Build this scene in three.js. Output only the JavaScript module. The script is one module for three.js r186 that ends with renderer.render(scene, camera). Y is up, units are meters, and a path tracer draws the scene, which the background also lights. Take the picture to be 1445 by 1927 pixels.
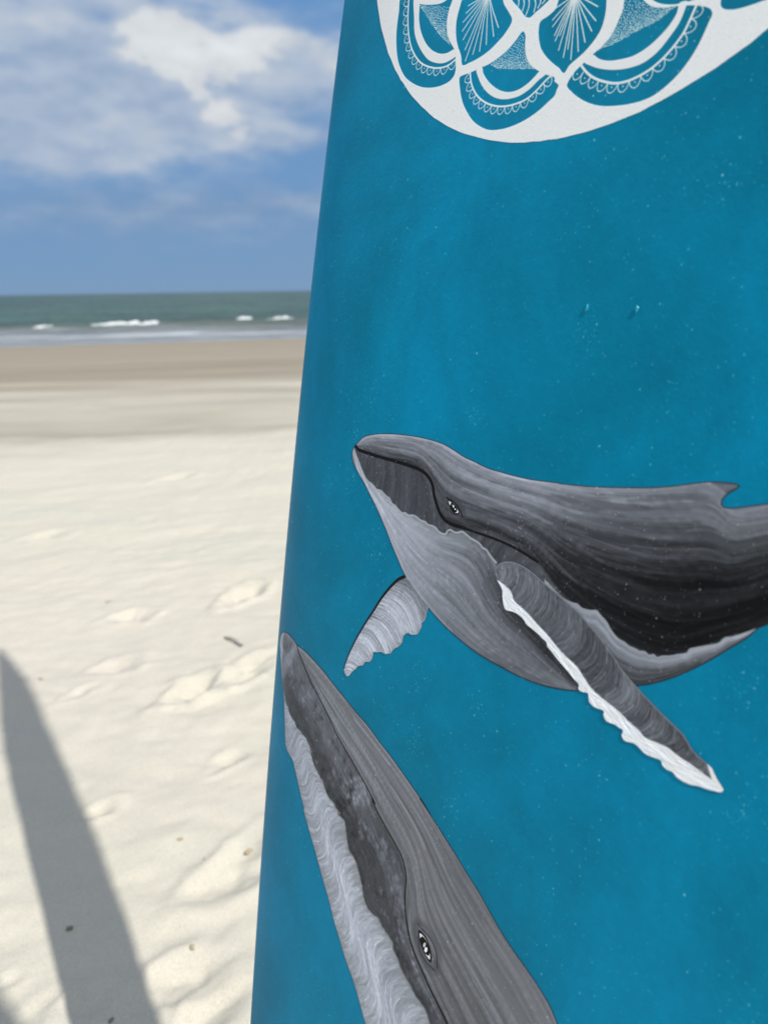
import * as THREE from 'three';
import { ImprovedNoise } from 'three/addons/math/ImprovedNoise.js';
import { TessellateModifier } from 'three/addons/modifiers/TessellateModifier.js';
import { mergeVertices, mergeGeometries } from 'three/addons/utils/BufferGeometryUtils.js';

// ---------------------------------------------------------------- camera, sky, sun, exposure
const scene = new THREE.Scene();
const EYE = 1.15;
const camera = new THREE.PerspectiveCamera(67, 767 / 1024, 0.02, 30000);
camera.position.set(0, EYE, 0);
camera.rotation.order = 'YXZ';
camera.rotation.set(THREE.MathUtils.degToRad(-16.009), 0, THREE.MathUtils.degToRad(-0.884));
camera.focus = 0.62;
camera.userData.fStop = 6.5;
const renderer = new THREE.WebGLRenderer({ antialias: true });
renderer.setSize(767, 1024);
renderer.toneMapping = THREE.LinearToneMapping;
renderer.toneMappingExposure = 1.28;
renderer.shadowMap.enabled = true;
renderer.shadowMap.type = THREE.PCFSoftShadowMap;

const SUN_AZ = 46.4, SUN_EL = 49.6;                       // degrees to the right of straight behind the camera, and up
const D2R = Math.PI / 180;
const sunDir = new THREE.Vector3(Math.sin(SUN_AZ * D2R) * Math.cos(SUN_EL * D2R), Math.sin(SUN_EL * D2R), Math.cos(SUN_AZ * D2R) * Math.cos(SUN_EL * D2R));
const sun = new THREE.DirectionalLight(new THREE.Color(1, 0.96, 0.895), 4.3);
sun.position.copy(sunDir).multiplyScalar(12);
sun.target.position.set(-0.4, 0, -1.5);
sun.position.add(sun.target.position);
sun.castShadow = true;
sun.shadow.mapSize.set(4096, 4096);
Object.assign(sun.shadow.camera, { left: -6, right: 6, top: 6, bottom: -6, near: 0.5, far: 40 });
sun.shadow.radius = 1.3;
scene.add(sun, sun.target);

// ---------------------------------------------------------------- noise
const PN = new ImprovedNoise();
const clamp = (x, a = 0, b = 1) => Math.min(b, Math.max(a, x));
const lerp = (a, b, k) => a + (b - a) * k;
const smooth = (a, b, x) => { const k = clamp((x - a) / (b - a)); return k * k * (3 - 2 * k); };
function fbm(x, y, z, n = 4) { let s = 0, a = 0.5; for (let i = 0; i < n; i++) { s += a * PN.noise(x, y, z); x = x * 2.03 + 7.1; y = y * 2.03 + 3.7; z = z * 2.03 + 1.3; a *= 0.5; } return s; }
let seed = 20;
function rnd() { seed = (seed + 0x6d2b79f5) | 0; let t = Math.imul(seed ^ (seed >>> 15), 1 | seed); t = (t + Math.imul(t ^ (t >>> 7), 61 | t)) ^ t; return ((t ^ (t >>> 14)) >>> 0) / 4294967296; }
const rr = (a, b) => a + (b - a) * rnd();
const gauss = () => Math.sqrt(-2 * Math.log(rnd() + 1e-9)) * Math.cos(6.283 * rnd());

// ---------------------------------------------------------------- sky: a fair-weather sky with banks of cloud over the sea
{
  const W = 2048, H = 1024, data = new Float32Array(W * H * 4);
  // cloud banks over the sea: azimuth, elevation, half sizes (degrees), weight, brightness
  const banks = [];
  const bank = (p, ra, re, wgt, b) => banks.push([p[0], p[1], ra, re, wgt, b]);
  bank([-12.5, 14.8], 3.4, 1.7, 1.05, 0.57);
  bank([-13.9, 15.5], 1.8, 1.2, 0.6, 0.57);
  bank([-9.0, 14.8], 4.0, 1.25, 0.75, 0.57);
  bank([-3.8, 14.3], 5.0, 1.3, 0.8, 0.50);
  bank([-5.3, 12.9], 7.0, 1.9, 0.55, 0.33);
  bank([-14.5, 13.0], 9.0, 2.0, 0.6, 0.33);
  bank([-21.0, 11.5], 9.0, 2.6, 0.62, 0.36);
  bank([-12.0, 12.4], 1.5, 0.7, 0.55, 0.53);
  bank([-9.9, 10.8], 2.6, 0.9, 0.8, 0.55);
  bank([-14.3, 11.1], 7.0, 1.3, 0.55, 0.40);
  bank([-18.1, 9.2], 8.0, 1.3, 0.7, 0.42);
  bank([-22.9, 8.9], 6.0, 1.2, 0.62, 0.36);
  bank([-5.4, 9.8], 4.5, 0.9, 0.5, 0.33);
  bank([-21.0, 15.9], 8.0, 2.2, 0.6, 0.35);
  bank([-12.8, 17.1], 10.0, 0.7, 0.6, 0.38);
  bank([-7.8, 5.4], 9.0, 2.2, 0.5, 0.30);
  bank([-20.9, 5.1], 10.0, 1.8, 0.45, 0.29);
  bank([-4.2, 5.9], 3.0, 0.6, 0.34, 0.35);
  bank([-16.5, 11.3], 2.2, 0.6, 0.35, 0.56); bank([-17.6, 9.3], 2.0, 0.45, 0.45, 0.56); bank([-20.9, 12.2], 4.0, 0.6, 0.35, 0.49); bank([-19.6, 15.2], 6.0, 1.2, 0.5, 0.47); bank([-22.2, 15.6], 4.0, 1.2, 0.5, 0.48); bank([-19.3, 10.4], 9.0, 2.2, 0.5, 0.4);
  for (let j = 0; j < H; j++) {
    const el = ((j + 0.5) / H - 0.5) * Math.PI, y = Math.sin(el), eld = el / D2R;
    for (let i = 0; i < W; i++) {
      const ph = ((i + 0.5) / W - 0.5) * 2 * Math.PI, x = Math.cos(ph) * Math.cos(el), z = Math.sin(ph) * Math.cos(el);
      const azd = Math.atan2(x, -z) / D2R;              // 0 straight out to sea, positive to the right
      const cs = x * sunDir.x + y * sunDir.y + z * sunDir.z;
      // clear air
      const e = clamp(eld / 90), low = Math.exp(-Math.max(0, eld) / 7);
      let r = lerp(0.114, 0.085, Math.sqrt(e)), g = lerp(0.254, 0.20, Math.sqrt(e)), b = lerp(0.462, 0.44, Math.sqrt(e));
      r = lerp(r, 0.166, low * 0.9); g = lerp(g, 0.262, low * 0.9); b = lerp(b, 0.396, low * 0.9);
      const glow = Math.pow(clamp(cs * 0.5 + 0.5), 14) * 0.55 + Math.pow(clamp(cs), 60) * 1.1;
      r += glow; g += glow * 0.98; b += glow * 0.93;
      if (eld > -2) {
        // cloud in the whole sky (a plane of cloud overhead), thinned where the banks over the sea are set
        const k = 1 / (Math.max(0, y) + 0.16), n0 = fbm(x * k * 1.15 + 4, z * k * 1.15, 2.2, 6), n1 = fbm(x * k * 3.1, z * k * 3.1 + 9, 5.1, 4);
        const seaward = smooth(62, 30, Math.abs(azd + 8)) * smooth(34, 24, eld);
        let dens = smooth(-0.2, 0.12, n0 + 0.25 * n1) * smooth(1, 9, eld) * (1 - seaward), lum = 0.50 + 0.36 * clamp(n0 * 1.2 + 0.2) + 0.3 * Math.pow(clamp(cs), 6);
        let wl = dens, ls = lum * dens;
        if (seaward > 0) {
          const wx = azd + 2.2 * fbm(azd * 0.16, eld * 0.33, 1.7, 4), wy = eld + 1.5 * fbm(azd * 0.22 + 31, eld * 0.45, 4.4, 5);
          const f = fbm(azd * 0.3, eld * 0.72, 8.2, 6);
          let sum = 0, bl = 0, puff = 0;
            const bil = 0.62 - 1.5 * Math.abs(fbm(azd * 0.34 + 3, eld * 0.62, 6.2, 5)) + 0.9 * fbm(azd * 0.9, eld * 1.7, 3.7, 4);
          for (const [ba, be, ra, re, wg, br] of banks) {
            const dx = (wx - ba) / ra, dy = (wy - be) / (wy < be ? re * 1.15 : re), q = wg * Math.exp(-(dx * dx + dy * dy));
            sum += q; bl += q * br; if (br > 0.5) puff += q * (br > 0.565 ? 1.15 : 1.0);
          }
          if (sum > 1e-4) {
            const d2 = clamp(smooth(0.0, 1.15, sum * (1 + 0.7 * f) + 0.2 * f * smooth(0.02, 0.2, sum))) * seaward, l2 = bl / sum * (1.0 + 0.4 * f);
            wl += d2; ls += d2 * l2; dens = Math.max(dens, d2);
            const pf = smooth(0.46, 0.86, puff * (0.55 + bil)) * seaward; wl += pf * 3; ls += pf * 3 * (0.60 + 0.16 * f); dens = Math.max(dens, pf);
          }
        }
        if (wl > 1e-4) {
          const L = ls / wl, a = clamp(dens) * 0.96;
          const t = smooth(0.3, 0.56, L);
          r = lerp(r, L * lerp(0.74, 0.95, t), a); g = lerp(g, L * lerp(0.97, 0.99, t), a); b = lerp(b, L * lerp(1.34, 1.03, t), a);
        }
      }
      if (eld < 0) { const d = smooth(0, -4, eld); r = lerp(r, 0.1, d); g = lerp(g, 0.13, d); b = lerp(b, 0.15, d); }
      const o = (j * W + i) * 4; data[o] = r; data[o + 1] = g; data[o + 2] = b; data[o + 3] = 1;
    }
  }
  const sky = new THREE.DataTexture(data, W, H, THREE.RGBAFormat, THREE.FloatType);
  sky.mapping = THREE.EquirectangularReflectionMapping;
  sky.magFilter = sky.minFilter = THREE.LinearFilter;
  sky.needsUpdate = true;
  scene.background = sky;
  scene.environment = sky;
}

// ---------------------------------------------------------------- naming
function tag(o, label, category, group) { o.userData.label = label; if (category) o.userData.category = category; if (group) o.userData.group = group; return o; }
function struct(name, geo, mat) { const m = new THREE.Mesh(geo, mat); m.name = name; m.userData.kind = 'structure'; m.receiveShadow = true; m.castShadow = true; scene.add(m); return m; }
function part(name, geo, mat, parent) { const m = new THREE.Mesh(geo, mat); m.name = name; m.castShadow = m.receiveShadow = true; parent.add(m); return m; }
function canvasTex(c, srgb = true) { const t = new THREE.CanvasTexture(c); t.magFilter = THREE.LinearFilter; if (srgb) t.colorSpace = THREE.SRGBColorSpace; return t; }

// ---------------------------------------------------------------- the beach
// c is the distance towards the sea, square to the shoreline, which runs slightly askew to the view
const SEA = -0.9;
const shore = (x, z) => (-z - 0.25 * x) / 1.031;
const prints = [];        // trampled marks: x, z, heading, length, width, depth
const mark = (p, a, l, w, d) => prints.push([p[0], p[1], a, l, w, d]);
mark([-0.330, -1.318], 0.7, 0.12, 0.07, 0.020);
mark([-0.302, -1.412], 0.8, 0.10, 0.045, 0.011);
mark([-0.360, -1.082], 0.5, 0.105, 0.06, 0.019);
mark([-0.303, -1.013], 0.9, 0.09, 0.05, 0.017);
mark([-0.566, -2.849], 1.1, 0.15, 0.07, 0.032);
mark([-0.947, -2.656], 0.3, 0.10, 0.06, 0.022);
mark([-0.873, -2.254], 0.6, 0.10, 0.06, 0.016);
mark([-0.580, -2.090], 1.0, 0.13, 0.07, 0.034);
mark([-0.444, -2.186], 1.05, 0.16, 0.06, 0.024);
mark([-0.676, -1.527], 0.7, 0.06, 0.03, 0.013);
mark([-0.408, -1.730], 1.1, 0.07, 0.04, 0.012);
mark([-0.921, -2.085], 1.0, 0.08, 0.03, 0.008);
mark([-0.674, -1.077], 0.6, 0.03, 0.02, 0.010);
mark([-0.592, -1.013], 0.9, 0.07, 0.035, 0.007);
mark([-0.519, -1.032], 0.5, 0.06, 0.035, 0.012);
mark([-1.345, -4.875], 0.8, 0.16, 0.08, 0.02);
mark([-1.694, -3.659], 0.8, 0.16, 0.08, 0.016);
{ let s0 = seed; seed = 77; for (let i = 0; i < 130; i++) mark([rr(-6, 4), rr(-6.5, 3)], rr(0, 3.1), rr(0.08, 0.14), rr(0.05, 0.08), rr(0.002, 0.007)); seed = s0; }
const cells = new Map();
for (const p of prints) { const k = Math.floor(p[0]) + ',' + Math.floor(p[1]); if (!cells.has(k)) cells.set(k, []); cells.get(k).push(p); }
function printDepth(x, z) {
  let h = 0;
  const ix = Math.floor(x), iz = Math.floor(z);
  for (let a = -1; a < 2; a++) for (let b = -1; b < 2; b++) {
    const list = cells.get((ix + a) + ',' + (iz + b));
    if (!list) continue;
    for (const [px, pz, an, l, w, d] of list) {
      const dx = x - px, dz = z - pz;
      if (dx * dx + dz * dz > 0.16) continue;
      const wob = 0.24 * PN.noise(x * 17, z * 17, px * 9 + 3) + 0.16 * PN.noise(x * 43, z * 43, pz * 9);
      const u = (dx * Math.cos(an) - dz * Math.sin(an)) / (l * 0.82), v = (dx * Math.sin(an) + dz * Math.cos(an)) / (0.82 * w * (1 + 0.25 * clamp(u, -1.5, 1.5)));
      const q = Math.sqrt(u * u + v * v) * (1 + wob);
      h -= d * 0.8 * (1 - smooth(0.15, 1.08, q)) * (1 + 0.8 * PN.noise(x * 26, z * 26, 2) + 0.4 * PN.noise(x * 60, z * 60, 5));
      h += d * 0.36 * Math.exp(-Math.pow((q - 1.25) / 0.32, 2)) * (1 + 0.8 * PN.noise(x * 14, z * 14, 6));
    }
  }
  return h;
}
function beach(x, z) {
  const c = shore(x, z);
  let h = 0;
  if (c > 6) { const k = c - 6; h -= 0.0307 * (k - 1.2 * (1 - Math.exp(-k / 1.2))); }
  h = Math.max(h, -3);
  h -= 0.03 * smooth(6.4, 7.8, c + 0.5 * PN.noise(x * 0.4, z * 0.4, 8));
  const dry = 1 - smooth(6.5, 8, c), damp = 1 - smooth(9, 14, c);
  const rx = x + 0.35 * PN.noise(x * 0.9, z * 0.9, 3.3), rz = z + 0.3 * PN.noise(x * 1.1 + 5, z * 1.1, 1.1);
  h += dry * (0.030 * fbm(rx * 1.1, rz * 2.1, 0.5, 3) + 0.014 * fbm(rx * 2.6 + rz * 1.3, rz * 6.2 - rx * 0.9, 7.7, 4) + 0.006 * fbm(rx * 6.5 + rz * 3, rz * 12 - rx * 4, 3.7, 3) + 0.005 * fbm(x * 14, z * 20, 2.1, 3));
  h += damp * 0.012 * fbm(x * 0.8, z * 1.7, 4.2, 4);
  if (c < 8) h += printDepth(x, z);
  return h;
}
function axis(lo, hi, a, b, step, grow) {       // fine steps between a and b, growing outside
  const out = [];
  for (let x = a; x <= b + 1e-6; x += step) out.push(x);
  for (let x = b, s = step; x < hi;) { s *= grow; x += s; out.push(x); }
  const neg = [];
  for (let x = a, s = step; x > lo;) { s *= grow; x -= s; neg.push(x); }
  return neg.reverse().concat(out);
}
function sheetGrid(xs, zs, hf, colf) {
  const nx = xs.length, nz = zs.length, pos = new Float32Array(nx * nz * 3), uv = new Float32Array(nx * nz * 2), col = new Float32Array(nx * nz * 3), idx = [];
  const c = [0, 0, 0];
  for (let j = 0; j < nz; j++) for (let i = 0; i < nx; i++) {
    const k = j * nx + i, x = xs[i], z = zs[j], y = hf(x, z);
    pos[k * 3] = x; pos[k * 3 + 1] = y; pos[k * 3 + 2] = z; uv[k * 2] = x; uv[k * 2 + 1] = -z;
    colf(x, z, y, c); col[k * 3] = c[0]; col[k * 3 + 1] = c[1]; col[k * 3 + 2] = c[2];
    if (i < nx - 1 && j < nz - 1) idx.push(k, k + nx, k + 1, k + 1, k + nx, k + nx + 1);
  }
  const g = new THREE.BufferGeometry();
  g.setAttribute('position', new THREE.BufferAttribute(pos, 3)); g.setAttribute('uv', new THREE.BufferAttribute(uv, 2)); g.setAttribute('color', new THREE.BufferAttribute(col, 3));
  g.setIndex(new THREE.BufferAttribute(new Uint32Array(idx), 1));
  g.computeVertexNormals();
  return g;
}
function grainTexture(n, fn, srgb) {            // a tile that wraps
  const d = new Uint8Array(n * n * 4);
  for (let j = 0; j < n; j++) for (let i = 0; i < n; i++) { const v = fn(i, j), o = (j * n + i) * 4; d[o] = clamp(v[0], 0, 255); d[o + 1] = clamp(v[1], 0, 255); d[o + 2] = clamp(v[2], 0, 255); d[o + 3] = 255; }
  const t = new THREE.DataTexture(d, n, n); t.magFilter = THREE.LinearFilter; t.wrapS = t.wrapT = THREE.RepeatWrapping; if (srgb) t.colorSpace = THREE.SRGBColorSpace; t.needsUpdate = true;
  return t;
}
{
  const mix = (c, a, b, k) => { for (let i = 0; i < 3; i++) c[i] = lerp(a[i], b[i], k); };
  const DRY = [0.476, 0.450, 0.382], PINK = [0.480, 0.447, 0.393], GREY = [0.445, 0.433, 0.380], DAMP = [0.375, 0.352, 0.290], TAN = [0.255, 0.224, 0.170], WET = [0.205, 0.175, 0.125], WRACK = [0.215, 0.195, 0.145];
  const t = [0, 0, 0];
  const colour = (x, z, y, c) => {
    const s = shore(x, z), n = fbm(x * 0.5, z * 1.1, 3.1, 4), n2 = fbm(x * 0.17, z * 0.9, 8.8, 4), n3 = fbm(x * 2.2, z * 4.0, 1.9, 4);
    const e = s + 1.3 * n2 + 0.9 * n + 0.3 * n3;
    mix(c, DRY, n > 0 ? PINK : GREY, clamp(Math.abs(n) * 2.2));
    mix(c, c, GREY, clamp(n3 * 1.8 + 0.2 * n2) * 0.75);
    mix(c, c, DAMP, smooth(6.0, 8.6, e) * clamp(0.85 + 0.9 * n2 + 0.5 * n3));
    mix(c, c, WRACK, Math.exp(-Math.pow((e - 7.5) / 0.8, 2)) * clamp(0.5 + 2.0 * fbm(x * 0.45, z * 0.45, 5.5, 3)));
    mix(c, c, TAN, smooth(9.3, 14.5, e + 3.2 * n2));
    mix(c, c, WET, 0.75 * Math.exp(-Math.pow((e - 16.5) / 1.6, 2)) + 0.5 * smooth(20, 33, e));
    const st = 1 + (0.3 * fbm(x * 0.07, s * 0.9, 6.1, 5) + 0.12 * fbm(x * 0.5, s * 2.2, 3.1, 3)) * smooth(7, 10, s);
    for (let i = 0; i < 3; i++) c[i] *= st;
  };
  const xs = axis(-420, 420, -1.9, 0.3, 0.0125, 1.035), zs = axis(-95, 260, -3.4, -0.75, 0.0125, 1.022);
  const geo = sheetGrid(xs, zs, beach, colour);
  const grain = grainTexture(512, () => { const q = 244 + gauss() * 9 - (rnd() < 0.006 ? rr(20, 80) : 0); return [q, q * 0.995, q * 0.985]; }, true);
  grain.repeat.set(1.6, 1.6);
  const gb = grainTexture(512, () => { const q = 128 + gauss() * 36; return [q, q, q]; }, false);
  gb.repeat.set(1.7, 1.7);
  const sand = new THREE.MeshStandardMaterial({ vertexColors: true, map: grain, roughness: 0.93, bumpMap: gb, bumpScale: 0.0012 });
  sand.name = 'sand';
  const m = struct('sand_beach', geo, sand);
  m.userData.label = 'pale dry sand beach with shallow footprints, darker and wet towards the sea';
}

// ---------------------------------------------------------------- the sea
const seaWave = (x, z) => {
  const c = shore(x, z), far = clamp(1 - (c - 60) / 500, 0.15, 1), calm = smooth(34, 52, c);
  let h = 0.012 * fbm(x * 0.5, c * 1.2, 2.2, 3);
  if (c < 900) h += calm * far * (0.42 * fbm(x * 0.05, c * 0.15, 1.3, 4) + 0.26 * fbm(x * 0.22, c * 0.5, 6.3, 3));
  h += calm * 0.2 * Math.min(c / 80, 3) * fbm(x * 6 / (c + 20), Math.log(Math.max(c, 1)) * 17, 3.9, 4);
  const roll = 56 + 2.5 * PN.noise(x * 0.035, 3.3, 1.7);
  h += 0.42 * Math.exp(-Math.pow((c - roll) / 1.7, 2)) * (0.55 + 0.9 * PN.noise(x * 0.05, 8.1, 4.4));
  const r2 = 47 + 2 * PN.noise(x * 0.03, 5.3, 2.7);
  h += 0.16 * Math.exp(-Math.pow((c - r2) / 1.5, 2));
  return SEA + h;
};
{
  const colour = (x, z, y, c) => {
    const s = shore(x, z), n = fbm(x * 0.12, s * 0.5, 3.3, 4), m = fbm(x * 0.35, s * 1.5, 7.7, 4), big = fbm(x * 0.01, s * 0.03, 5.5, 3);
    const deep = smooth(40, 62, s);
    let r = lerp(0.160, 0.036, deep), g = lerp(0.170, 0.070, deep), b = lerp(0.178, 0.060, deep);
    const d = 1 + 0.5 * n + 0.6 * big + deep * (0.9 * fbm(x * 0.05, Math.log(s) * 11, 4.4, 5) + 0.5 * fbm(x * 0.014, Math.log(s) * 5, 9.4, 3)); r *= d; g *= d; b *= d;
    const olive = Math.exp(-Math.pow((s - 53) / 4.5, 2)); r = lerp(r, 0.075, olive * 0.7); g = lerp(g, 0.09, olive * 0.7); b = lerp(b, 0.062, olive * 0.7);
    // foam left by spent waves
    const w = Math.exp(-Math.pow((s - 41.5 - 1.2 * n * 2) / 2.1, 2)) * smooth(-0.28, 0.22, m) + 0.55 * Math.exp(-Math.pow((s - 36.6 - n) / 0.5, 2)) * smooth(-0.2, 0.3, m) + 0.4 * Math.exp(-Math.pow((s - 47.5) / 1.6, 2)) * smooth(0.0, 0.3, m + n);
    const f = clamp(w) * 0.7; r = lerp(r, 0.48, f); g = lerp(g, 0.50, f); b = lerp(b, 0.51, f);
    c[0] = r; c[1] = g; c[2] = b;
  };
  const xs = [], zs = [];
  for (let i = -90; i <= 90; i++) { const k = i / 90; xs.push(24 * k * 2 + 9000 * Math.pow(Math.abs(k), 7) * Math.sign(k) - 12); }
  const fx = axis(-9000, 9000, -60, 30, 0.45, 1.09);
  for (let z = -26, s = 0.22; z > -9500;) { zs.push(z); if (-z > 75) s *= 1.014; z -= s; }
  const g = sheetGrid(fx, zs.slice().reverse(), seaWave, colour);
  const rip = document.createElement('canvas'); rip.width = rip.height = 4;
  const n = 512, h = new Float32Array(n * n);
  for (let k = 0; k < 260; k++) { const a = Math.round(rr(-9, 9)), b = Math.round(rr(3, 26)), p = rr(0, 6.28), am = 1 / (1 + Math.hypot(a, b) * 0.12); for (let j = 0; j < n; j += 1) for (let i = 0; i < n; i += 1) h[j * n + i] += am * Math.sin(6.28318 * (a * i + b * j) / n + p) * 0.06; }
  const bump = grainTexture(n, (i, j) => { const v = 128 + 70 * h[j * n + i]; return [v, v, v]; }, false);
  bump.repeat.set(1 / 14, 1 / 14);
  const water = new THREE.MeshPhysicalMaterial({ vertexColors: true, roughness: 0.4, ior: 1.33, specularIntensity: 0.75, bumpMap: bump, bumpScale: 0.8 });
  water.name = 'sea water';
  const m = struct('sea', g, water);
  m.userData.label = 'grey green sea with low swell and thin foam along the shore';
}
// breaking crests: a ragged roll of foam
function breaker(name, x0, x1, c0, hgt, label) {
  const o = new THREE.Group(); o.name = name; scene.add(o); tag(o, label, 'wave', 'white wave crests breaking off the beach');
  const xc = (x0 + x1) / 2, zc = -c0 * 1.031 - 0.25 * xc; o.position.set(xc, SEA, zc);
  const nu = 90, nv = 14, pos = [], idx = [];
  for (let i = 0; i <= nu; i++) for (let j = 0; j <= nv; j++) {
    const u = i / nu, v = j / nv, x = lerp(x0, x1, u), a = Math.PI * v;
    const end = Math.pow(Math.sin(Math.PI * clamp(u, 0.001, 0.999)), 0.35), ht = hgt * end * (0.78 + 0.7 * PN.noise(x * 0.9, c0, 1.1) + 0.35 * PN.noise(x * 3.1, c0, 2.1));
    const lump = 1 + 0.28 * PN.noise(x * 3.5, v * 6, c0) + 0.3 * PN.noise(x * 9, v * 13, c0);
    pos.push(x - xc, 0.02 + Math.sin(a) * ht * lump, -0.25 * (x - xc) + Math.cos(a) * 1.3 * end * lump + 0.5 * PN.noise(x * 0.3, 2, c0));
    if (i < nu && j < nv) { const k = i * (nv + 1) + j; idx.push(k, k + 1, k + nv + 1, k + 1, k + nv + 2, k + nv + 1); }
  }
  const g = new THREE.BufferGeometry(); g.setAttribute('position', new THREE.Float32BufferAttribute(pos, 3)); g.setIndex(idx); g.computeVertexNormals();
  part('foam_crest', g, foamMat, o);
}
const foamMat = new THREE.MeshStandardMaterial({ color: new THREE.Color(0.54, 0.56, 0.56), roughness: 0.95, side: THREE.DoubleSide }); foamMat.name = 'foam';
breaker('breaking_wave', -19.0, -14.2, 55, 0.30, 'longest white breaking wave crest, left of the surfboard');
breaker('breaking_wave_001', -11.2, -10.1, 63, 0.24, 'short round white wave crest farthest out, between the two wider crests');
breaker('breaking_wave_002', -8.6, -5.4, 58, 0.24, 'white breaking wave crest meeting the edge of the surfboard');
breaker('breaking_wave_003', -21.8, -20.4, 54, 0.2, 'faint low scrap of foam to the left of the longest wave crest');

// ---------------------------------------------------------------- bits lying on the sand
function onSand(p, dy = 0) { return new THREE.Vector3(p[0], beach(p[0], p[1]) + dy, p[1]); }
function lumpGeo(rx, ry, rz, k) {
  const g = mergeVertices(new THREE.IcosahedronGeometry(1, 3)), p = g.attributes.position;
  for (let i = 0; i < p.count; i++) { const x = p.getX(i), y = p.getY(i), z = p.getZ(i), d = 1 + 0.55 * PN.noise(x * 1.7 + k, y * 1.7, z * 1.7) + 0.2 * PN.noise(x * 5, y * 5 + k, z * 5); p.setXYZ(i, x * d * rx, y * d * ry, z * d * rz); }
  g.computeVertexNormals(); return g;
}
const dark = new THREE.MeshStandardMaterial({ color: new THREE.Color(0.19, 0.17, 0.125), roughness: 0.95 }); dark.name = 'dried weed';
const brown = new THREE.MeshStandardMaterial({ color: new THREE.Color(0.31, 0.265, 0.175), roughness: 0.9 }); brown.name = 'shell brown';
const grey = new THREE.MeshStandardMaterial({ color: new THREE.Color(0.33, 0.31, 0.26), roughness: 0.9 }); grey.name = 'driftwood';
{
  const a = [-0.556, -2.455, -0.484, -2.378];
  const A = onSand([a[0], a[1]], 0.004), B = onSand([a[2], a[3]], 0.005), M = A.clone().lerp(B, 0.5).add(new THREE.Vector3(0.004, 0.007, 0));
  const g = new THREE.TubeGeometry(new THREE.CatmullRomCurve3([A, M, B]), 24, 0.0048, 8), p = g.attributes.position;
  for (let i = 0; i < p.count; i++) { const d = 1 + 0; p.setXYZ(i, p.getX(i) * d + 0.002 * PN.noise(p.getX(i) * 200, p.getY(i) * 200, 1), p.getY(i), p.getZ(i) + 0.002 * PN.noise(p.getZ(i) * 200, 4, p.getX(i) * 200)); }
  const m = new THREE.Mesh(g, grey); m.name = 'driftwood_twig'; m.castShadow = m.receiveShadow = true; scene.add(tag(m, 'short grey twig lying on the sand beside the surfboard', 'twig'));
}
function scrap(name, p, rx, ry, rz, turn, mat, label, cat, k) {
  const m = new THREE.Mesh(lumpGeo(rx * 0.72, ry * 0.72, rz * 0.72, k), mat); m.name = name; m.position.copy(onSand(p, ry * 0.35)); m.rotation.y = turn; m.castShadow = m.receiveShadow = true; scene.add(tag(m, label, cat, cat === 'shell' ? 'shell fragments scattered on the dry sand' : 'scraps of weed scattered on the dry sand')); return m;
}
scrap('seaweed_scrap', [-0.605, -1.189], 0.009, 0.006, 0.006, 0.4, dark, 'small dark scrap of weed lying inside the board shadow', 'seaweed', 1.1);
scrap('seaweed_scrap_001', [-0.466, -1.005], 0.007, 0.004, 0.004, 1.1, dark, 'tiny dark scrap of weed at the bottom edge of the board shadow', 'seaweed', 4.1);
scrap('shell_fragment', [-0.454, -1.424], 0.009, 0.004, 0.005, 0.2, brown, 'tiny brown shell fragment midway between shadow and surfboard', 'shell', 2.2);
scrap('shell_fragment_001', [-0.362, -1.140], 0.009, 0.004, 0.006, 2.0, brown, 'tiny brown shell fragment just above the nearest footprint', 'shell', 5.2);
scrap('shell_fragment_002', [-1.074, -2.799], 0.016, 0.006, 0.008, 0.5, brown, 'reddish brown shell fragment farthest up the white sand', 'shell', 7.7);
scrap('seaweed_scrap_002', [-0.302, -1.400], 0.014, 0.007, 0.007, 0.7, brown, 'brown weed scrap in a footprint at the surfboard edge', 'seaweed', 8.3);
scrap('shell_fragment_003', [-0.386, -1.370], 0.006, 0.004, 0.005, 0.7, grey, 'tiny grey shell chip at the rim of a footprint', 'shell', 9.1);
scrap('seaweed_scrap_003', [-1.077, -2.182], 0.013, 0.005, 0.006, 2.6, brown, 'pale brown weed scrap just right of the shadow tip', 'seaweed', 3.9);

// ---------------------------------------------------------------- the surfboard: local x across, y along (0 at the buried tail), z out of the painted face
const board = new THREE.Group(); board.name = 'surfboard'; scene.add(board);
tag(board, 'teal surfboard painted with two grey whales and a white mandala, standing in the sand', 'surfboard');
{
  const a = 48.0 * D2R, r = 13.2 * D2R;
  const n = new THREE.Vector3(-Math.sin(a) * Math.cos(r), Math.sin(r), Math.cos(a) * Math.cos(r)), u = new THREE.Vector3(Math.cos(a), 0, Math.sin(a)), v = n.clone().cross(u);
  board.quaternion.setFromRotationMatrix(new THREE.Matrix4().makeBasis(u, v, n));
  board.position.set(-0.1026, -0.0974, -0.3011);
}
const LEN = 2.98, WIDE = 0.305, MID = 1.67, THICK = 0.027;
const halfWidth = (t) => t >= MID ? WIDE * (1 - Math.pow(clamp((t - MID) / (LEN - MID)), 1.55)) : WIDE * (1 - 0.6 * Math.pow(clamp((MID - t) / MID), 1.8));
const thin = (t) => Math.sqrt(clamp(Math.min((LEN - t) / 0.28, (t + 0.02) / 0.3)));
function face(s, t) { const k = Math.min(Math.abs(s) / Math.max(halfWidth(t), 1e-4), 1), T = THICK * thin(t); return -T + T * Math.sqrt(Math.max(0, 1 - Math.pow(k, 5))) ; }
function faceNormal(s, t, out) {
  const e = 0.0006, lim = halfWidth(t) * 0.997, s1 = clamp(s - e, -lim, lim), s2 = clamp(s + e, -lim, lim);
  return out.set(-(face(s2, t) - face(s1, t)) / Math.max(s2 - s1, 1e-5), -(face(s, t + 0.004) - face(s, t - 0.004)) / 0.008, 1).normalize();
}
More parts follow.
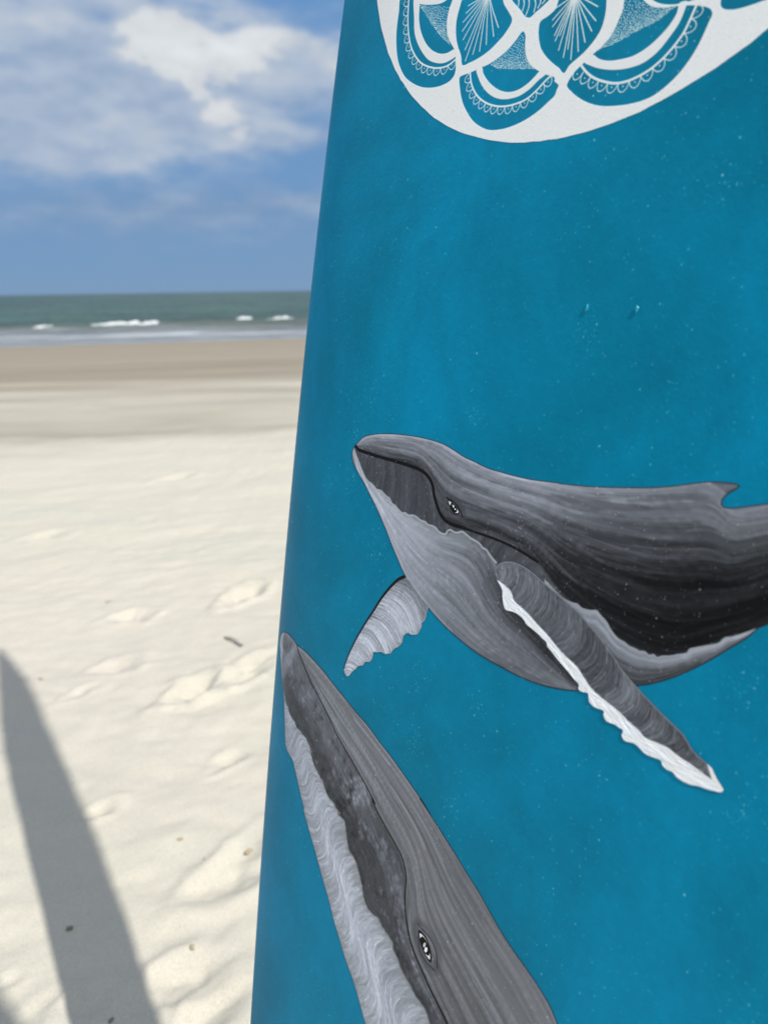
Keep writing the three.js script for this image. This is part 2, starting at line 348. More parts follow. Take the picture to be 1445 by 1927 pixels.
// paint of the ground coat: sprayed blue and teal clouds, flicked with light specks (millimetres)
const BASE = { x0: -300, y0: 480, w: 600, h: 1240 };
function coat(s, t, c) {
  const x = s * 0.001, y = t * 0.001;
  const wx = x + 0.05 * PN.noise(x * 7, y * 5, 0.3), wy = y + 0.06 * PN.noise(x * 6, y * 5, 4.3);
  const n = fbm(wx * 7, wy * 5, 1.5, 4), m = fbm(wx * 22 + 3, wy * 15, 6.6, 4), f = fbm(x * 160, y * 160, 2.6, 3), d = fbm(wx * 13 + 9, wy * 9, 3.9, 3);
  const blue = clamp(0.5 + 1.15 * n + 0.3 * m), lit = 1 + 0.42 * m + 0.30 * d + 0.22 * f;
  c[0] = 1; c[1] = lerp(118, 131, blue) * lerp(1, lit, 0.23); c[2] = lerp(147, 168, blue) * lerp(1, lit, 0.23);
}
function fillCoat(ctx, x0, y0, k, W, H) {
  const im = ctx.createImageData(W, H), c = [0, 0, 0];
  for (let j = 0; j < H; j++) for (let i = 0; i < W; i++) { coat(x0 + i / k, y0 + (H - j) / k, c); const o = (j * W + i) * 4; im.data[o] = c[0]; im.data[o + 1] = c[1]; im.data[o + 2] = c[2]; im.data[o + 3] = 255; }
  ctx.putImageData(im, 0, 0);
}
const specks = [];          // x, y, radius, colour index, alpha
{
  seed = 311;
  const put = (x, y, s, bright) => specks.push([x, y, s, bright, rr(0.55, 1)]);
  for (let i = 0; i < 8500; i++) put(rr(-290, 290), rr(500, 1700), 0.15 + 0.19 * rnd() + (rnd() < 0.06 ? 0.3 : 0), rnd());
  for (let k = 0; k < 190; k++) { const cx = rr(-280, 280), cy = rr(520, 1680), sx = rr(8, 45), sy = rr(10, 60), n = Math.floor(rr(10, 60)); for (let i = 0; i < n; i++) put(cx + gauss() * sx, cy + gauss() * sy, 0.15 + 0.24 * rnd(), rnd()); }
  const spots = [-163.5, 1198.6, -174.4, 1166.3, -162.0, 1159.2, -171.8, 1130.4, -19.5, 1155.1, -0.6, 1124.0, -135.0, 1088.1, -128.8, 1077.4, -59.4, 953.5, -65.0, 1004.9, -17.8, 929.7, 151.0, 1077.9, -55.2, 1196.5, -202.3, 1125.9, -60.9, 960.2, -10.0, 1004.5, 163.7, 1013.0, 23.6, 1249.6, 88.8, 1338.1];
  for (let i = 0; i < spots.length; i += 2) for (let q = 0; q < 30; q++) put(spots[i] + gauss() * 5, spots[i + 1] + gauss() * 7, 0.16 + 0.24 * rnd(), 0.4 + 0.6 * rnd());
  for (let i = 0; i < 80; i++) put(rr(-280, 290), rr(520, 1680), rr(0.4, 0.75), rr(0, 0.6));
}
function drawSpecks(ctx, white) {
  for (const [x, y, s, b, a] of specks) {
    ctx.globalAlpha = a * (white ? 0.6 : 0.85);
    ctx.fillStyle = white ? (b > 0.4 ? '#d8dcdc' : '#a9b4b8') : b > 0.75 ? '#b9dfe2' : b > 0.4 ? '#58bccb' : '#2aa3bd';
    ctx.beginPath(); ctx.ellipse(x, y, s, s * (0.8 + 0.5 * b), x, 0, 6.3); ctx.fill();
  }
  ctx.globalAlpha = 1;
}
// a colour canvas and a relief canvas that are painted together, in millimetres of the board
class Painting {
  constructor(x0, y0, x1, y1, k, coated) {
    Object.assign(this, { x0, y0, x1, y1, k });
    const W = Math.round((x1 - x0) * k), H = Math.round((y1 - y0) * k);
    this.c = document.createElement('canvas'); this.b = document.createElement('canvas');
    for (const q of [this.c, this.b]) { q.width = W; q.height = H; }
    this.ctx = this.c.getContext('2d'); this.rel = this.b.getContext('2d');
    if (coated) fillCoat(this.ctx, x0, y0, k, W, H);
    this.rel.fillStyle = '#606060'; this.rel.fillRect(0, 0, W, H);
    for (const q of [this.ctx, this.rel]) { q.setTransform(k, 0, 0, -k, -x0 * k, y1 * k); q.lineCap = 'round'; q.lineJoin = 'round'; }
  }
  path(q, p, close) { q.beginPath(); q.moveTo(p[0], p[1]); for (let i = 2; i < p.length; i += 2) q.lineTo(p[i], p[i + 1]); if (close) q.closePath(); }
  fill(p, col, relief, a = 1) { for (const [q, f] of [[this.ctx, col], [this.rel, relief]]) { if (f === undefined) continue; this.path(q, p, true); q.globalAlpha = a; q.fillStyle = f; q.fill(); q.globalAlpha = 1; } }
  line(p, wd, col, a = 1, relief) { this.path(this.ctx, p); this.ctx.globalAlpha = a; this.ctx.lineWidth = wd; this.ctx.strokeStyle = col; this.ctx.stroke(); this.ctx.globalAlpha = 1; if (relief !== undefined) { this.path(this.rel, p); this.rel.globalAlpha = Math.min(1, a * 1.2); this.rel.lineWidth = wd; this.rel.strokeStyle = `rgb(${relief},${relief},${relief})`; this.rel.stroke(); this.rel.globalAlpha = 1; } }
  clip(p, fn) { for (const q of [this.ctx, this.rel]) { q.save(); this.path(q, p, true); q.clip(); } fn(); for (const q of [this.ctx, this.rel]) q.restore(); }
  soften(n, a) {                          // wet paint blended into its neighbours
    for (const q of [this.c, this.b]) {
      const s = document.createElement('canvas'); s.width = Math.ceil(q.width / n); s.height = Math.ceil(q.height / n);
      const d = s.getContext('2d'); d.imageSmoothingEnabled = true; d.imageSmoothingQuality = 'high'; d.drawImage(q, 0, 0, s.width, s.height);
      const x = q.getContext('2d'); x.save(); x.setTransform(1, 0, 0, 1, 0, 0); x.imageSmoothingEnabled = true; x.imageSmoothingQuality = 'high'; x.globalAlpha = a; x.drawImage(s, 0, 0, s.width, s.height, 0, 0, q.width, q.height); x.restore();
    }
  }
  dot(x, y, r, col, relief, ry = r, turn = 0) { for (const [q, f] of [[this.ctx, col], [this.rel, relief]]) { if (f === undefined) continue; q.beginPath(); q.ellipse(x, y, r, ry, turn, 0, 6.3); q.fillStyle = f; q.fill(); } }
}
const inkGrey = (v0, warm = 0, v = v0 * 1.22 - 18) => `rgb(${clamp(v * (0.975 + warm), 0, 255) | 0},${clamp(v * (1.0 + warm * 0.4), 0, 255) | 0},${clamp(v * (1.055 - warm), 0, 255) | 0})`;
function spline(p, n, closed) {           // smooth a traced outline
  const v = []; for (let i = 0; i < p.length; i += 2) v.push(new THREE.Vector3(p[i], p[i + 1], 0));
  const out = []; for (const q of new THREE.CatmullRomCurve3(v, closed, 'centripetal').getPoints(n)) out.push(q.x, q.y);
  if (closed) out.length -= 2;
  return out;
}
const calm = (p, n) => spline(along(p, n).flat(), 160);
function along(p, n) {                    // n + 1 points at equal lengths
  const L = [0]; for (let i = 2; i < p.length; i += 2) L.push(L[L.length - 1] + Math.hypot(p[i] - p[i - 2], p[i + 1] - p[i - 1]));
  const T = L[L.length - 1], out = []; let k = 0;
  for (let i = 0; i <= n; i++) { const d = T * i / n; while (k < L.length - 2 && L[k + 1] < d) k++; const f = (d - L[k]) / Math.max(1e-6, L[k + 1] - L[k]); out.push([lerp(p[2 * k], p[2 * k + 2], f), lerp(p[2 * k + 1], p[2 * k + 3], f)]); }
  return out;
}
// brush strokes that follow two guide lines; tone(k across, u along) gives the grey
function strokes(P, A, B, n, tone, o = {}) {
  const N = 120, a = along(A, N), b = along(B, N), { len = [0.1, 0.5], wd = [0.4, 1.8], alpha = [0.12, 0.5], jit = 16, warm = 0, wave = 0, rel = 60, dev = 0.03 } = o;
  for (let q = 0; q < n; q++) {
    const k = rnd(), L = rr(len[0], len[1]), u0 = rr(-L * 0.5, 1 - L * 0.5), pts = [], dk = rr(-dev, dev), w0 = rr(0, 6.28);
    for (let i = 0; i <= 26; i++) { const u = clamp(u0 + L * i / 26), kk = clamp(k + dk * (i / 26 - 0.5) + wave * Math.sin(u * 40 + w0) * 0.01), j = Math.min(N - 1, Math.floor(u * N)), f = u * N - j; pts.push(lerp(lerp(a[j][0], a[j + 1][0], f), lerp(b[j][0], b[j + 1][0], f), kk), lerp(lerp(a[j][1], a[j + 1][1], f), lerp(b[j][1], b[j + 1][1], f), kk)); }
    const v = tone(k, clamp(u0 + L / 2)) + gauss() * jit;
    P.line(pts, rr(wd[0], wd[1]), inkGrey(clamp(v, 8, 250), warm * rnd()), rr(alpha[0], alpha[1]), clamp(128 + gauss() * rel, 0, 255) | 0);
  }
}
// strokes from one guide line across to the other, bent by bend
function across(P, A, B, n, tone, o = {}) {
  const N = 120, a = along(A, N), b = along(B, N), { bend = 0, lead = 0, wd = [0.3, 1.6], alpha = [0.15, 0.55], jit = 16, part = [0.4, 1], ess = 0, warm = 0, rel = 70 } = o;
  const at = (l, u) => { u = clamp(u) * N; const j = Math.min(N - 1, Math.floor(u)), f = u - j; return [lerp(l[j][0], l[j + 1][0], f), lerp(l[j][1], l[j + 1][1], f)]; };
  for (let q = 0; q < n; q++) {
    const u = rr(-0.05, 1.05), L = rr(part[0], part[1]), k0 = rr(0, 1 - L), pts = [], ld = lead + rr(-0.01, 0.01), bd = bend * rr(0.7, 1.3), ev = ess * rr(0.6, 1.35), e0 = ess ? rr(-0.3, 0.3) : 0;
    for (let i = 0; i <= 18; i++) { const k = k0 + L * i / 18, p = at(a, u), r = at(b, u + ld), px = lerp(p[0], r[0], k), py = lerp(p[1], r[1], k), tx = r[1] - p[1], ty = p[0] - r[0], s = bd * Math.sin(Math.PI * k) + ev * Math.sin(2 * Math.PI * k + e0); pts.push(px + tx * s, py + ty * s); }
    P.line(pts, rr(wd[0], wd[1]), inkGrey(clamp(tone(k0 + L / 2, clamp(u)) + gauss() * jit, 6, 252), warm * rnd()), rr(alpha[0], alpha[1]), clamp(128 + gauss() * rel, 0, 255) | 0);
  }
}
const coatGrain = grainTexture(512, (() => { const n = 512, h = new Float32Array(n * n); seed = 5; for (let i = 0; i < n * n; i++) h[i] = rnd(); const s = new Float32Array(n * n); for (let j = 0; j < n; j++) for (let i = 0; i < n; i++) { let q = 0; for (let a = -2; a <= 2; a++) for (let b = -2; b <= 2; b++) q += h[((j + a + n) % n) * n + ((i + b + n) % n)]; s[j * n + i] = q / 25; } return (i, j) => { const v = 128 + (s[j * n + i] - 0.5) * 700; return [v, v, v]; }; })(), false);

// ---- the board itself
{
  const nt = 260, na = 240, pos = [], uv = [], uv1 = [], idx = [];
  for (let j = 0; j <= nt; j++) {
    const t = LEN * (1 - Math.cos(Math.PI * j / nt) * 0.5 - 0.5) , w = Math.max(halfWidth(t), 0.0006), T = Math.max(THICK * thin(t), 0.0006);
    for (let i = 0; i <= na; i++) {
      const front = i < na / 2, q = front ? 2 * i / na : 2 - 2 * i / na, e = 1 - 2 * q, k = Math.sign(e) * (1 - Math.pow(1 - Math.abs(e), 2.2));   // right rail, face, left rail, back
      const s = w * k, h = T * Math.sqrt(Math.max(0, 1 - Math.pow(Math.abs(k), 5))), z = -T + (front ? h : -h);
      pos.push(s, t, z); uv.push((s * 1000 - BASE.x0) / BASE.w, (t * 1000 - BASE.y0) / BASE.h);
      if (j < nt && i < na) { const k = j * (na + 1) + i; idx.push(k, k + na + 1, k + 1, k + 1, k + na + 1, k + na + 2); }
    }
  }
  const g = new THREE.BufferGeometry(); g.setAttribute('position', new THREE.Float32BufferAttribute(pos, 3)); g.setAttribute('uv', new THREE.Float32BufferAttribute(uv, 2)); g.setIndex(idx); g.computeVertexNormals();
  const c = document.createElement('canvas'); c.width = 990; c.height = 2046;
  const k = 1.65, ctx = c.getContext('2d');
  fillCoat(ctx, BASE.x0, BASE.y0, k, c.width, c.height);
  ctx.setTransform(k, 0, 0, -k, -BASE.x0 * k, (BASE.y0 + BASE.h) * k);
  drawSpecks(ctx, false);
  const map = canvasTex(c); map.wrapS = map.wrapT = THREE.MirroredRepeatWrapping;
  const bump = coatGrain.clone(); bump.repeat.set(3.2, 6.6); bump.needsUpdate = true;
  const m = new THREE.MeshPhysicalMaterial({ map, roughness: 0.4, specularIntensity: 0.16, bumpMap: bump, bumpScale: 0.00009 }); m.name = 'teal board paint';
  part('board_body', g, m, board);
}
// a thin coat of paint laid on the face inside a closed outline
function paintSheet(name, outline, P, mat, parent, lift, cell) {
  const v = []; for (let i = 0; i < outline.length; i += 2) { const t = outline[i + 1] * 0.001, lim = halfWidth(t) * 0.99; v.push(new THREE.Vector2(clamp(outline[i] * 0.001, -lim, lim), t)); }
  let g = new THREE.ShapeGeometry(new THREE.Shape(v)); g.deleteAttribute('normal'); g.deleteAttribute('uv');
  g = mergeVertices(new TessellateModifier(cell, 14).modify(g.toNonIndexed()), 1e-6);
  const p = g.attributes.position, n = new THREE.Vector3(), uv = [], nor = [], pos = [];
  const add = (s, t, l) => { faceNormal(s, t, n); pos.push(s + n.x * l, t + n.y * l, face(s, t) + n.z * l); nor.push(n.x, n.y, n.z); uv.push((s * 1000 - P.x0) / (P.x1 - P.x0), (t * 1000 - P.y0) / (P.y1 - P.y0)); };
  for (let i = 0; i < p.count; i++) add(p.getX(i), p.getY(i), lift);
  const idx = Array.from(g.index.array), flip = THREE.ShapeUtils.isClockWise(v);
  // the edge of the coat
  const e = []; for (let i = 0; i < v.length; i++) { const a = v[i], b = v[(i + 1) % v.length], m = Math.max(1, Math.ceil(a.distanceTo(b) / cell)); for (let q = 0; q < m; q++) e.push(a.clone().lerp(b, q / m)); }
  const o = pos.length / 3;
  for (const q of e) { add(q.x, q.y, lift); add(q.x, q.y, -0.0002); }
  for (let i = 0; i < e.length; i++) { const a = o + 2 * i, b = o + 2 * ((i + 1) % e.length); if (flip) idx.push(a, b, a + 1, b, b + 1, a + 1); else idx.push(a, a + 1, b, b, a + 1, b + 1); }
  const r = new THREE.BufferGeometry(); r.setAttribute('position', new THREE.Float32BufferAttribute(pos, 3)); r.setAttribute('normal', new THREE.Float32BufferAttribute(nor, 3)); r.setAttribute('uv', new THREE.Float32BufferAttribute(uv, 2)); r.setIndex(idx);
  return part(name, r, mat, parent);
}
function paintMaterial(P, name, bumpScale, rough = 0.5) { const m = new THREE.MeshPhysicalMaterial({ map: canvasTex(P.c), bumpMap: canvasTex(P.b, false), bumpScale, roughness: rough, specularIntensity: 0.25 }); m.name = name; return m; }

// ---- the mandala
{
  const MX = [-28.0, 1594.4], R = 221;
  const P = new Painting(MX[0] - R - 2, MX[1] - R - 2, MX[0] + R + 2, MX[1] + R + 2, 4.5, false);
  seed = 909;
  const { ctx, rel } = P, side = P.c.width;
  // the teal ground first, the white on top of it
  ctx.setTransform(1, 0, 0, 1, 0, 0); fillCoat(ctx, P.x0, P.y0, P.k, side, P.c.height); ctx.setTransform(P.k, 0, 0, -P.k, -P.x0 * P.k, P.y1 * P.k);
  drawSpecks(ctx, false);
  const coatCopy = document.createElement('canvas'); coatCopy.width = side; coatCopy.height = P.c.height; coatCopy.getContext('2d').drawImage(P.c, 0, 0);
  P.dot(MX[0], MX[1], R + 4, '#eeefec', '#a0a0a0');
  for (let i = 0; i < 60000; i++) { const a = rnd() * 6.283, q = Math.sqrt(rnd()) * R, v = 236 + gauss() * 15 | 0, s = rr(0.12, 0.5); P.ctx.globalAlpha = 0.5; P.rel.globalAlpha = 0.55; P.dot(MX[0] + q * Math.cos(a), MX[1] + q * Math.sin(a), s, `rgb(${v},${v},${v - 1})`, `rgb(${160 + gauss() * 50 | 0},0,0)`); }
  P.ctx.globalAlpha = P.rel.globalAlpha = 1;
  const WHITE = '#ecedea';
  const hole = (p) => { const s = spline(p, p.length * 4, true); ctx.save(); P.path(ctx, s, true); ctx.clip(); ctx.setTransform(1, 0, 0, 1, 0, 0); ctx.drawImage(coatCopy, 0, 0); ctx.restore(); P.path(rel, s, true); rel.fillStyle = '#5a5a5a'; rel.fill(); };
  const ink = (p, w) => { const s = spline(p, p.length * 3); P.line(s, w, WHITE, 0.97, 150); };
  const solid = (p) => P.fill(spline(p, p.length * 4, true), WHITE, '#a0a0a0');
  const scallops = (p, n, r, side) => {
    const a = along(spline(p, p.length * 4), n);
    for (let i = 0; i < n; i++) {
      const [x0, y0] = a[i], [x1, y1] = a[i + 1], mx = (x0 + x1) / 2, my = (y0 + y1) / 2, L = Math.hypot(x1 - x0, y1 - y0), nx = side * (y1 - y0) / L, ny = -side * (x1 - x0) / L, q = [];
      for (let j = 0; j <= 12; j++) { const w = Math.PI * j / 12; q.push(mx - (x1 - x0) / 2 * Math.cos(w) + nx * r * Math.sin(w), my - (y1 - y0) / 2 * Math.cos(w) + ny * r * Math.sin(w)); }
      P.line(q, 0.62, WHITE, 0.9, 140); P.dot(mx + nx * r * 0.4, my + ny * r * 0.4, 0.42, WHITE, '#909090');
      if (rnd() < 0.4) { const h = rr(1.05, 1.3); P.line([mx + nx * r, my + ny * r, mx + nx * r * h + rr(-0.5, 0.5), my + ny * r * h], 0.22, WHITE, 0.8); }
    }
  };
  // stipple inside a region, thick towards the line from (ax, ay) to (bx, by)
  const stipple = (p, base, n, reach) => {
    const xs = p.filter((_, i) => !(i % 2)), ys = p.filter((_, i) => i % 2), x0 = Math.min(...xs), x1 = Math.max(...xs), y0 = Math.min(...ys), y1 = Math.max(...ys);
    const inside = (x, y) => { let c = false; for (let i = 0, j = xs.length - 1; i < xs.length; j = i++) if ((ys[i] > y) !== (ys[j] > y) && x < (xs[j] - xs[i]) * (y - ys[i]) / (ys[j] - ys[i]) + xs[i]) c = !c; return c; };
    const [ax, ay, bx, by] = base, L = Math.hypot(bx - ax, by - ay), placed = [];
    for (let i = 0; i < n * 30 && placed.length < n; i++) {
      const x = rr(x0, x1), y = rr(y0, y1); if (!inside(x, y)) continue;
      const d = Math.abs((x - ax) * (by - ay) - (y - ay) * (bx - ax)) / L, gap = lerp(0.75, 1.75, clamp(d / reach));
      if (placed.some(([a, b]) => Math.hypot(a - x, b - y) < gap)) continue;
      placed.push([x, y]); P.dot(x, y, rr(0.3, 0.44), WHITE, '#909090');
    }
  };
  const fan = (from, ends) => { for (let i = 0; i < ends.length; i += 2) { const ex = ends[i], ey = ends[i + 1], sx = from[0] + (ex - from[0]) * 0.05, sy = from[1] + (ey - from[1]) * 0.05; P.line([sx, sy, (sx + ex) / 2 + rr(-0.5, 0.5), (sy + ey) / 2 + rr(-0.5, 0.5), ex, ey], 0.75, WHITE, 0.93, 145); for (let q = 0; q < 9; q++) { const k = rnd(), x = lerp(sx, ex, k), y = lerp(sy, ey, k); P.line([x, y, x + rr(-1.1, 1.1), y + rr(-1.1, 1.1)], 0.2, WHITE, 0.7); } } };
  // the cell at the bottom of the ring and the fan petal beside it
  const cellHole = [-122.1, 1428.8, -119.9, 1420.4, -115.8, 1411.6, -109.7, 1403.5, -102.6, 1396.4, -94.6, 1391.2, -85.8, 1387.6, -75.2, 1386.4, -65.2, 1387.1, -54.7, 1389.6, -46.0, 1393.3, -39.9, 1397.2, -35.0, 1400.9, -34.3, 1403.9, -33.4, 1406.4, -37.3, 1409.8, -37.4, 1411.6, -45.1, 1415.4, -53.0, 1419.7, -60.1, 1424.9, -64.5, 1431.4, -66.7, 1438.3, -67.6, 1444.0, -70.5, 1447.3, -75.1, 1443.0, -81.5, 1437.9, -88.4, 1434.6, -95.8, 1432.3, -104.9, 1431.1, -112.9, 1430.0, -119.8, 1429.6];
  const cellBand = [-107.0, 1431.2, -103.3, 1424.1, -97.7, 1417.2, -89.7, 1410.8, -81.0, 1406.8, -73.0, 1405.4, -64.4, 1405.7, -56.5, 1408.5, -50.3, 1412.8, -44.1, 1416.3, -49.9, 1418.7, -53.4, 1416.2, -58.6, 1412.6, -65.4, 1410.1, -72.7, 1409.8, -80.9, 1412.1, -88.3, 1416.3, -94.7, 1421.4, -100.0, 1427.4, -101.9, 1431.2];
  const cellLine = [-112.6, 1429.9, -109.8, 1422.4, -103.9, 1414.4, -95.7, 1408.0, -85.4, 1403.3, -75.9, 1401.2, -67.1, 1401.0, -57.6, 1402.6, -50.2, 1406.8, -45.2, 1410.9, -40.7, 1413.8];
  const cellDots = [-70.2, 1446.1, -76.4, 1440.5, -83.6, 1435.9, -94.3, 1431.5, -88.2, 1427.7, -54.4, 1420.8, -61.2, 1425.6, -65.2, 1431.5];
  const cellBase = [-94.0, 1430.0, -54.3, 1420.2];
  const petalHole = [-130.3, 1485.6, -133.5, 1477.5, -134.4, 1468.7, -132.5, 1459.2, -129.0, 1451.4, -124.6, 1444.4, -121.2, 1436.9, -114.5, 1437.2, -106.6, 1438.5, -97.8, 1441.5, -90.9, 1445.7, -85.5, 1450.1, -81.5, 1456.7, -85.9, 1463.4, -91.0, 1469.4, -96.0, 1477.4];
  const petalFan = [-107.3, 1480.9, -124.9, 1477.3, -126.0, 1472.6, -127.6, 1467.0, -126.9, 1460.9, -124.8, 1454.6, -121.2, 1447.1, -119.2, 1439.2, -112.9, 1442.3, -106.9, 1443.0, -101.5, 1446.2, -95.8, 1450.1, -92.8, 1455.2];
  const cell = (f) => { hole(f(cellHole)); const d = f(cellDots); stipple(d, f(cellBase), 520, 22); solid(f(cellBand)); ink(f(cellLine), 1.3); scallops(f(cellLine), 14, 5.2, 1); };
  const petal = (f) => { hole(f(petalHole)); const q = f(petalFan); fan([q[0], q[1]], q.slice(2)); };
  const turned = (deg) => { const c = Math.cos(deg * D2R), s = Math.sin(deg * D2R); return (p) => { const o = []; for (let i = 0; i < p.length; i += 2) { const x = p[i] - MX[0], y = p[i + 1] - MX[1]; o.push(MX[0] + x * c - y * s, MX[1] + x * s + y * c); } return o; }; };
  const same = (p) => p;
  for (let i = 2; i < 11; i++) { cell(turned(i * 30)); }
  for (let i = 2; i < 12; i++) { petal(turned(i * 30)); }
  for (let i = 0; i < 12; i++) hole(turned(i * 30 + 15)([0, 0.62, 0.055, 0.5, 0.04, 0.34, 0, 0.27, -0.04, 0.34, -0.055, 0.5].map((q, j) => MX[j % 2] + q * R)));
  for (let i = 0; i < 12; i++) hole(turned(i * 30)([0, 0.24, 0.03, 0.16, 0, 0.07, -0.03, 0.16].map((q, j) => MX[j % 2] + q * R)));
  // the left cell
  hole([-201.1, 1505.2, -201.2, 1493.3, -200.7, 1480.1, -198.3, 1468.6, -193.7, 1456.6, -187.7, 1447.7, -181.0, 1440.8, -171.2, 1434.5, -160.4, 1429.7, -148.8, 1427.1, -138.1, 1426.9, -131.1, 1428.6, -127.8, 1432.0, -128.0, 1438.1, -129.9, 1444.6, -132.4, 1450.1, -136.3, 1454.6, -141.2, 1461.3, -144.3, 1471.2, -144.1, 1479.2, -142.6, 1488.9]);
  stipple([-177.1, 1491.2, -149.5, 1483.5, -143.6, 1482.1, -144.6, 1476.3, -144.3, 1471.2, -141.2, 1461.3, -137.2, 1454.3, -144.0, 1459.1, -155.3, 1468.8, -165.6, 1479.6], [-174.5, 1487.2, -137.7, 1454.4], 520, 22);
  solid([-185.3, 1500.7, -181.3, 1482.6, -178.4, 1472.3, -173.1, 1463.6, -166.4, 1455.8, -158.4, 1448.7, -149.7, 1444.5, -141.7, 1442.5, -135.8, 1442.8, -129.6, 1444.9, -131.5, 1449.7, -138.7, 1449.0, -144.8, 1449.7, -153.3, 1453.3, -160.7, 1458.6, -167.0, 1465.4, -172.0, 1472.9, -175.5, 1481.1, -179.7, 1499.1]);
  solid([-188.6, 1501.6, -183.9, 1496.1, -176.5, 1492.1, -166.1, 1488.8, -153.2, 1486.5, -147.5, 1487.7, -145.2, 1490.6]);
  ink([-191.7, 1502.0, -188.8, 1484.6, -185.2, 1473.0, -180.4, 1463.2, -174.4, 1455.5, -166.3, 1448.3, -157.2, 1443.5, -147.2, 1440.3, -139.5, 1439.5, -133.8, 1440.3, -129.2, 1442.4], 1.3);
  scallops([-191.7, 1502.0, -188.8, 1484.6, -185.2, 1473.0, -180.4, 1463.2, -174.4, 1455.5, -166.3, 1448.3, -157.2, 1443.5, -147.2, 1440.3, -139.5, 1439.5, -133.8, 1440.3, -129.2, 1442.4], 14, 5.2, 1);
  // the cell at the bottom and its petals, then the right cell
  cell(same); petal(same);
  hole([-26.8, 1405.1, -21.9, 1400.2, -15.4, 1395.5, -7.0, 1391.0, 1.9, 1388.0, 12.3, 1386.4, 22.2, 1385.9, 32.3, 1387.0, 39.0, 1389.8, 45.3, 1394.2, 51.0, 1400.1, 56.1, 1408.4, 58.8, 1415.4, 60.5, 1421.1, 61.6, 1425.0, 59.9, 1428.0, 54.7, 1430.8, 45.7, 1433.5, 38.3, 1435.0, 31.0, 1436.1, 22.0, 1439.5, 14.0, 1446.3, 4.6, 1449.6, 4.2, 1442.3, 2.6, 1436.1, -0.8, 1428.5, -5.8, 1423.8, -11.3, 1420.3, -16.8, 1416.7, -22.4, 1412.6, -26.0, 1408.1]);
  stipple([4.8, 1448.8, 14.3, 1444.6, 22.0, 1439.4, 31.0, 1435.9, 38.9, 1434.7, 28.7, 1429.7, 16.2, 1427.0, 3.3, 1423.4, -8.5, 1422.0, -4.9, 1424.4, 0.1, 1429.2, 3.1, 1435.9, 4.4, 1442.3], [-8.5, 1422.0, 38.9, 1434.7], 700, 24);
  solid([-17.5, 1417.6, -10.8, 1413.3, -2.8, 1410.0, 6.7, 1407.6, 16.7, 1406.8, 25.0, 1407.9, 32.5, 1412.0, 39.0, 1419.3, 43.0, 1425.4, 45.0, 1432.7, 45.6, 1435.6, 40.8, 1436.1, 40.1, 1430.8, 36.9, 1425.3, 31.6, 1420.2, 25.2, 1416.0, 17.2, 1413.3, 8.5, 1413.1, 0.3, 1414.1, -6.3, 1416.6, -12.1, 1420.2]);
  ink([-18.7, 1415.4, -14.5, 1411.0, -8.3, 1406.3, -0.2, 1402.4, 8.4, 1399.7, 16.4, 1399.4, 23.7, 1400.9, 30.6, 1403.5, 37.0, 1407.8, 42.9, 1413.7, 46.9, 1419.4, 49.6, 1426.9, 51.4, 1432.7], 1.5);
  scallops([-22.7, 1414.3, -14.9, 1410.2, -8.2, 1405.9, -0.1, 1402.2, 8.5, 1399.5, 16.4, 1399.2, 23.7, 1400.7, 30.7, 1403.4, 37.0, 1407.7, 42.9, 1413.5, 47.0, 1419.2, 49.7, 1426.7, 51.1, 1432.7], 13, 5.6, 1);
  hole([-46.3, 1455.2, -51.9, 1451.9, -56.8, 1450.2, -57.2, 1445.3, -55.0, 1437.5, -51.9, 1431.8, -46.1, 1425.6, -38.5, 1419.5, -35.6, 1417.5, -30.8, 1413.4, -27.7, 1417.2, -19.1, 1422.4, -12.9, 1427.9, -9.0, 1433.8, -7.7, 1441.1, -8.2, 1448.0, -10.3, 1454.0, -43.4, 1463.7]);
  { const q = [-32.7, 1460.0, -14.2, 1448.3, -13.7, 1440.1, -15.4, 1434.5, -18.9, 1428.9, -22.8, 1424.5, -27.4, 1420.7, -33.5, 1423.3, -38.2, 1428.5, -42.2, 1435.0, -43.5, 1438.5, -46.2, 1444.5, -47.2, 1448.7, -51.2, 1454.2, -39.4, 1437.5, -31.1, 1427.7]; fan([q[0], q[1]], q.slice(2)); }
  hole([-88.5, 1475.3, -83.4, 1469.3, -76.3, 1462.7, -70.1, 1456.4, -66.1, 1455.0, -62.4, 1457.0, -57.1, 1459.5, -50.2, 1465.1]);
  { const q = [-81.4, 1471.6, -78.1, 1465.1, -75.5, 1470.0, -73.8, 1460.8, -70.3, 1468.6, -70.2, 1457.1, -65.9, 1467.5, -63.8, 1457.8, -60.8, 1466.1, -61.1, 1459.4, -57.1, 1465.1, -58.0, 1461.3]; for (let i = 0; i < q.length; i += 4) ink([q[i], q[i + 1], (q[i] + q[i + 2]) / 2 + 1.4, (q[i + 1] + q[i + 3]) / 2, q[i + 2], q[i + 3]], 0.8); }
  hole([64.8, 1435.9, 65.0, 1431.3, 65.7, 1428.1, 68.1, 1425.9, 73.2, 1424.4, 78.7, 1424.1, 85.5, 1424.5, 92.1, 1425.3, 101.6, 1428.1]);
  const o = []; for (let i = 0; i < 220; i++) { const a = i / 220 * 6.28319, q = R + 0.35 * PN.noise(Math.cos(a) * 9, Math.sin(a) * 9, 2) + 0.15 * gauss(); o.push(MX[0] + q * Math.cos(a), MX[1] + q * Math.sin(a)); }
  const m = paintSheet('mandala_painting', o, P, paintMaterial(P, 'white paint pen on teal', 0.00035, 0.55), board, 0.00012, 0.011);
  m.userData.label = 'round white mandala of scalloped petals';
}

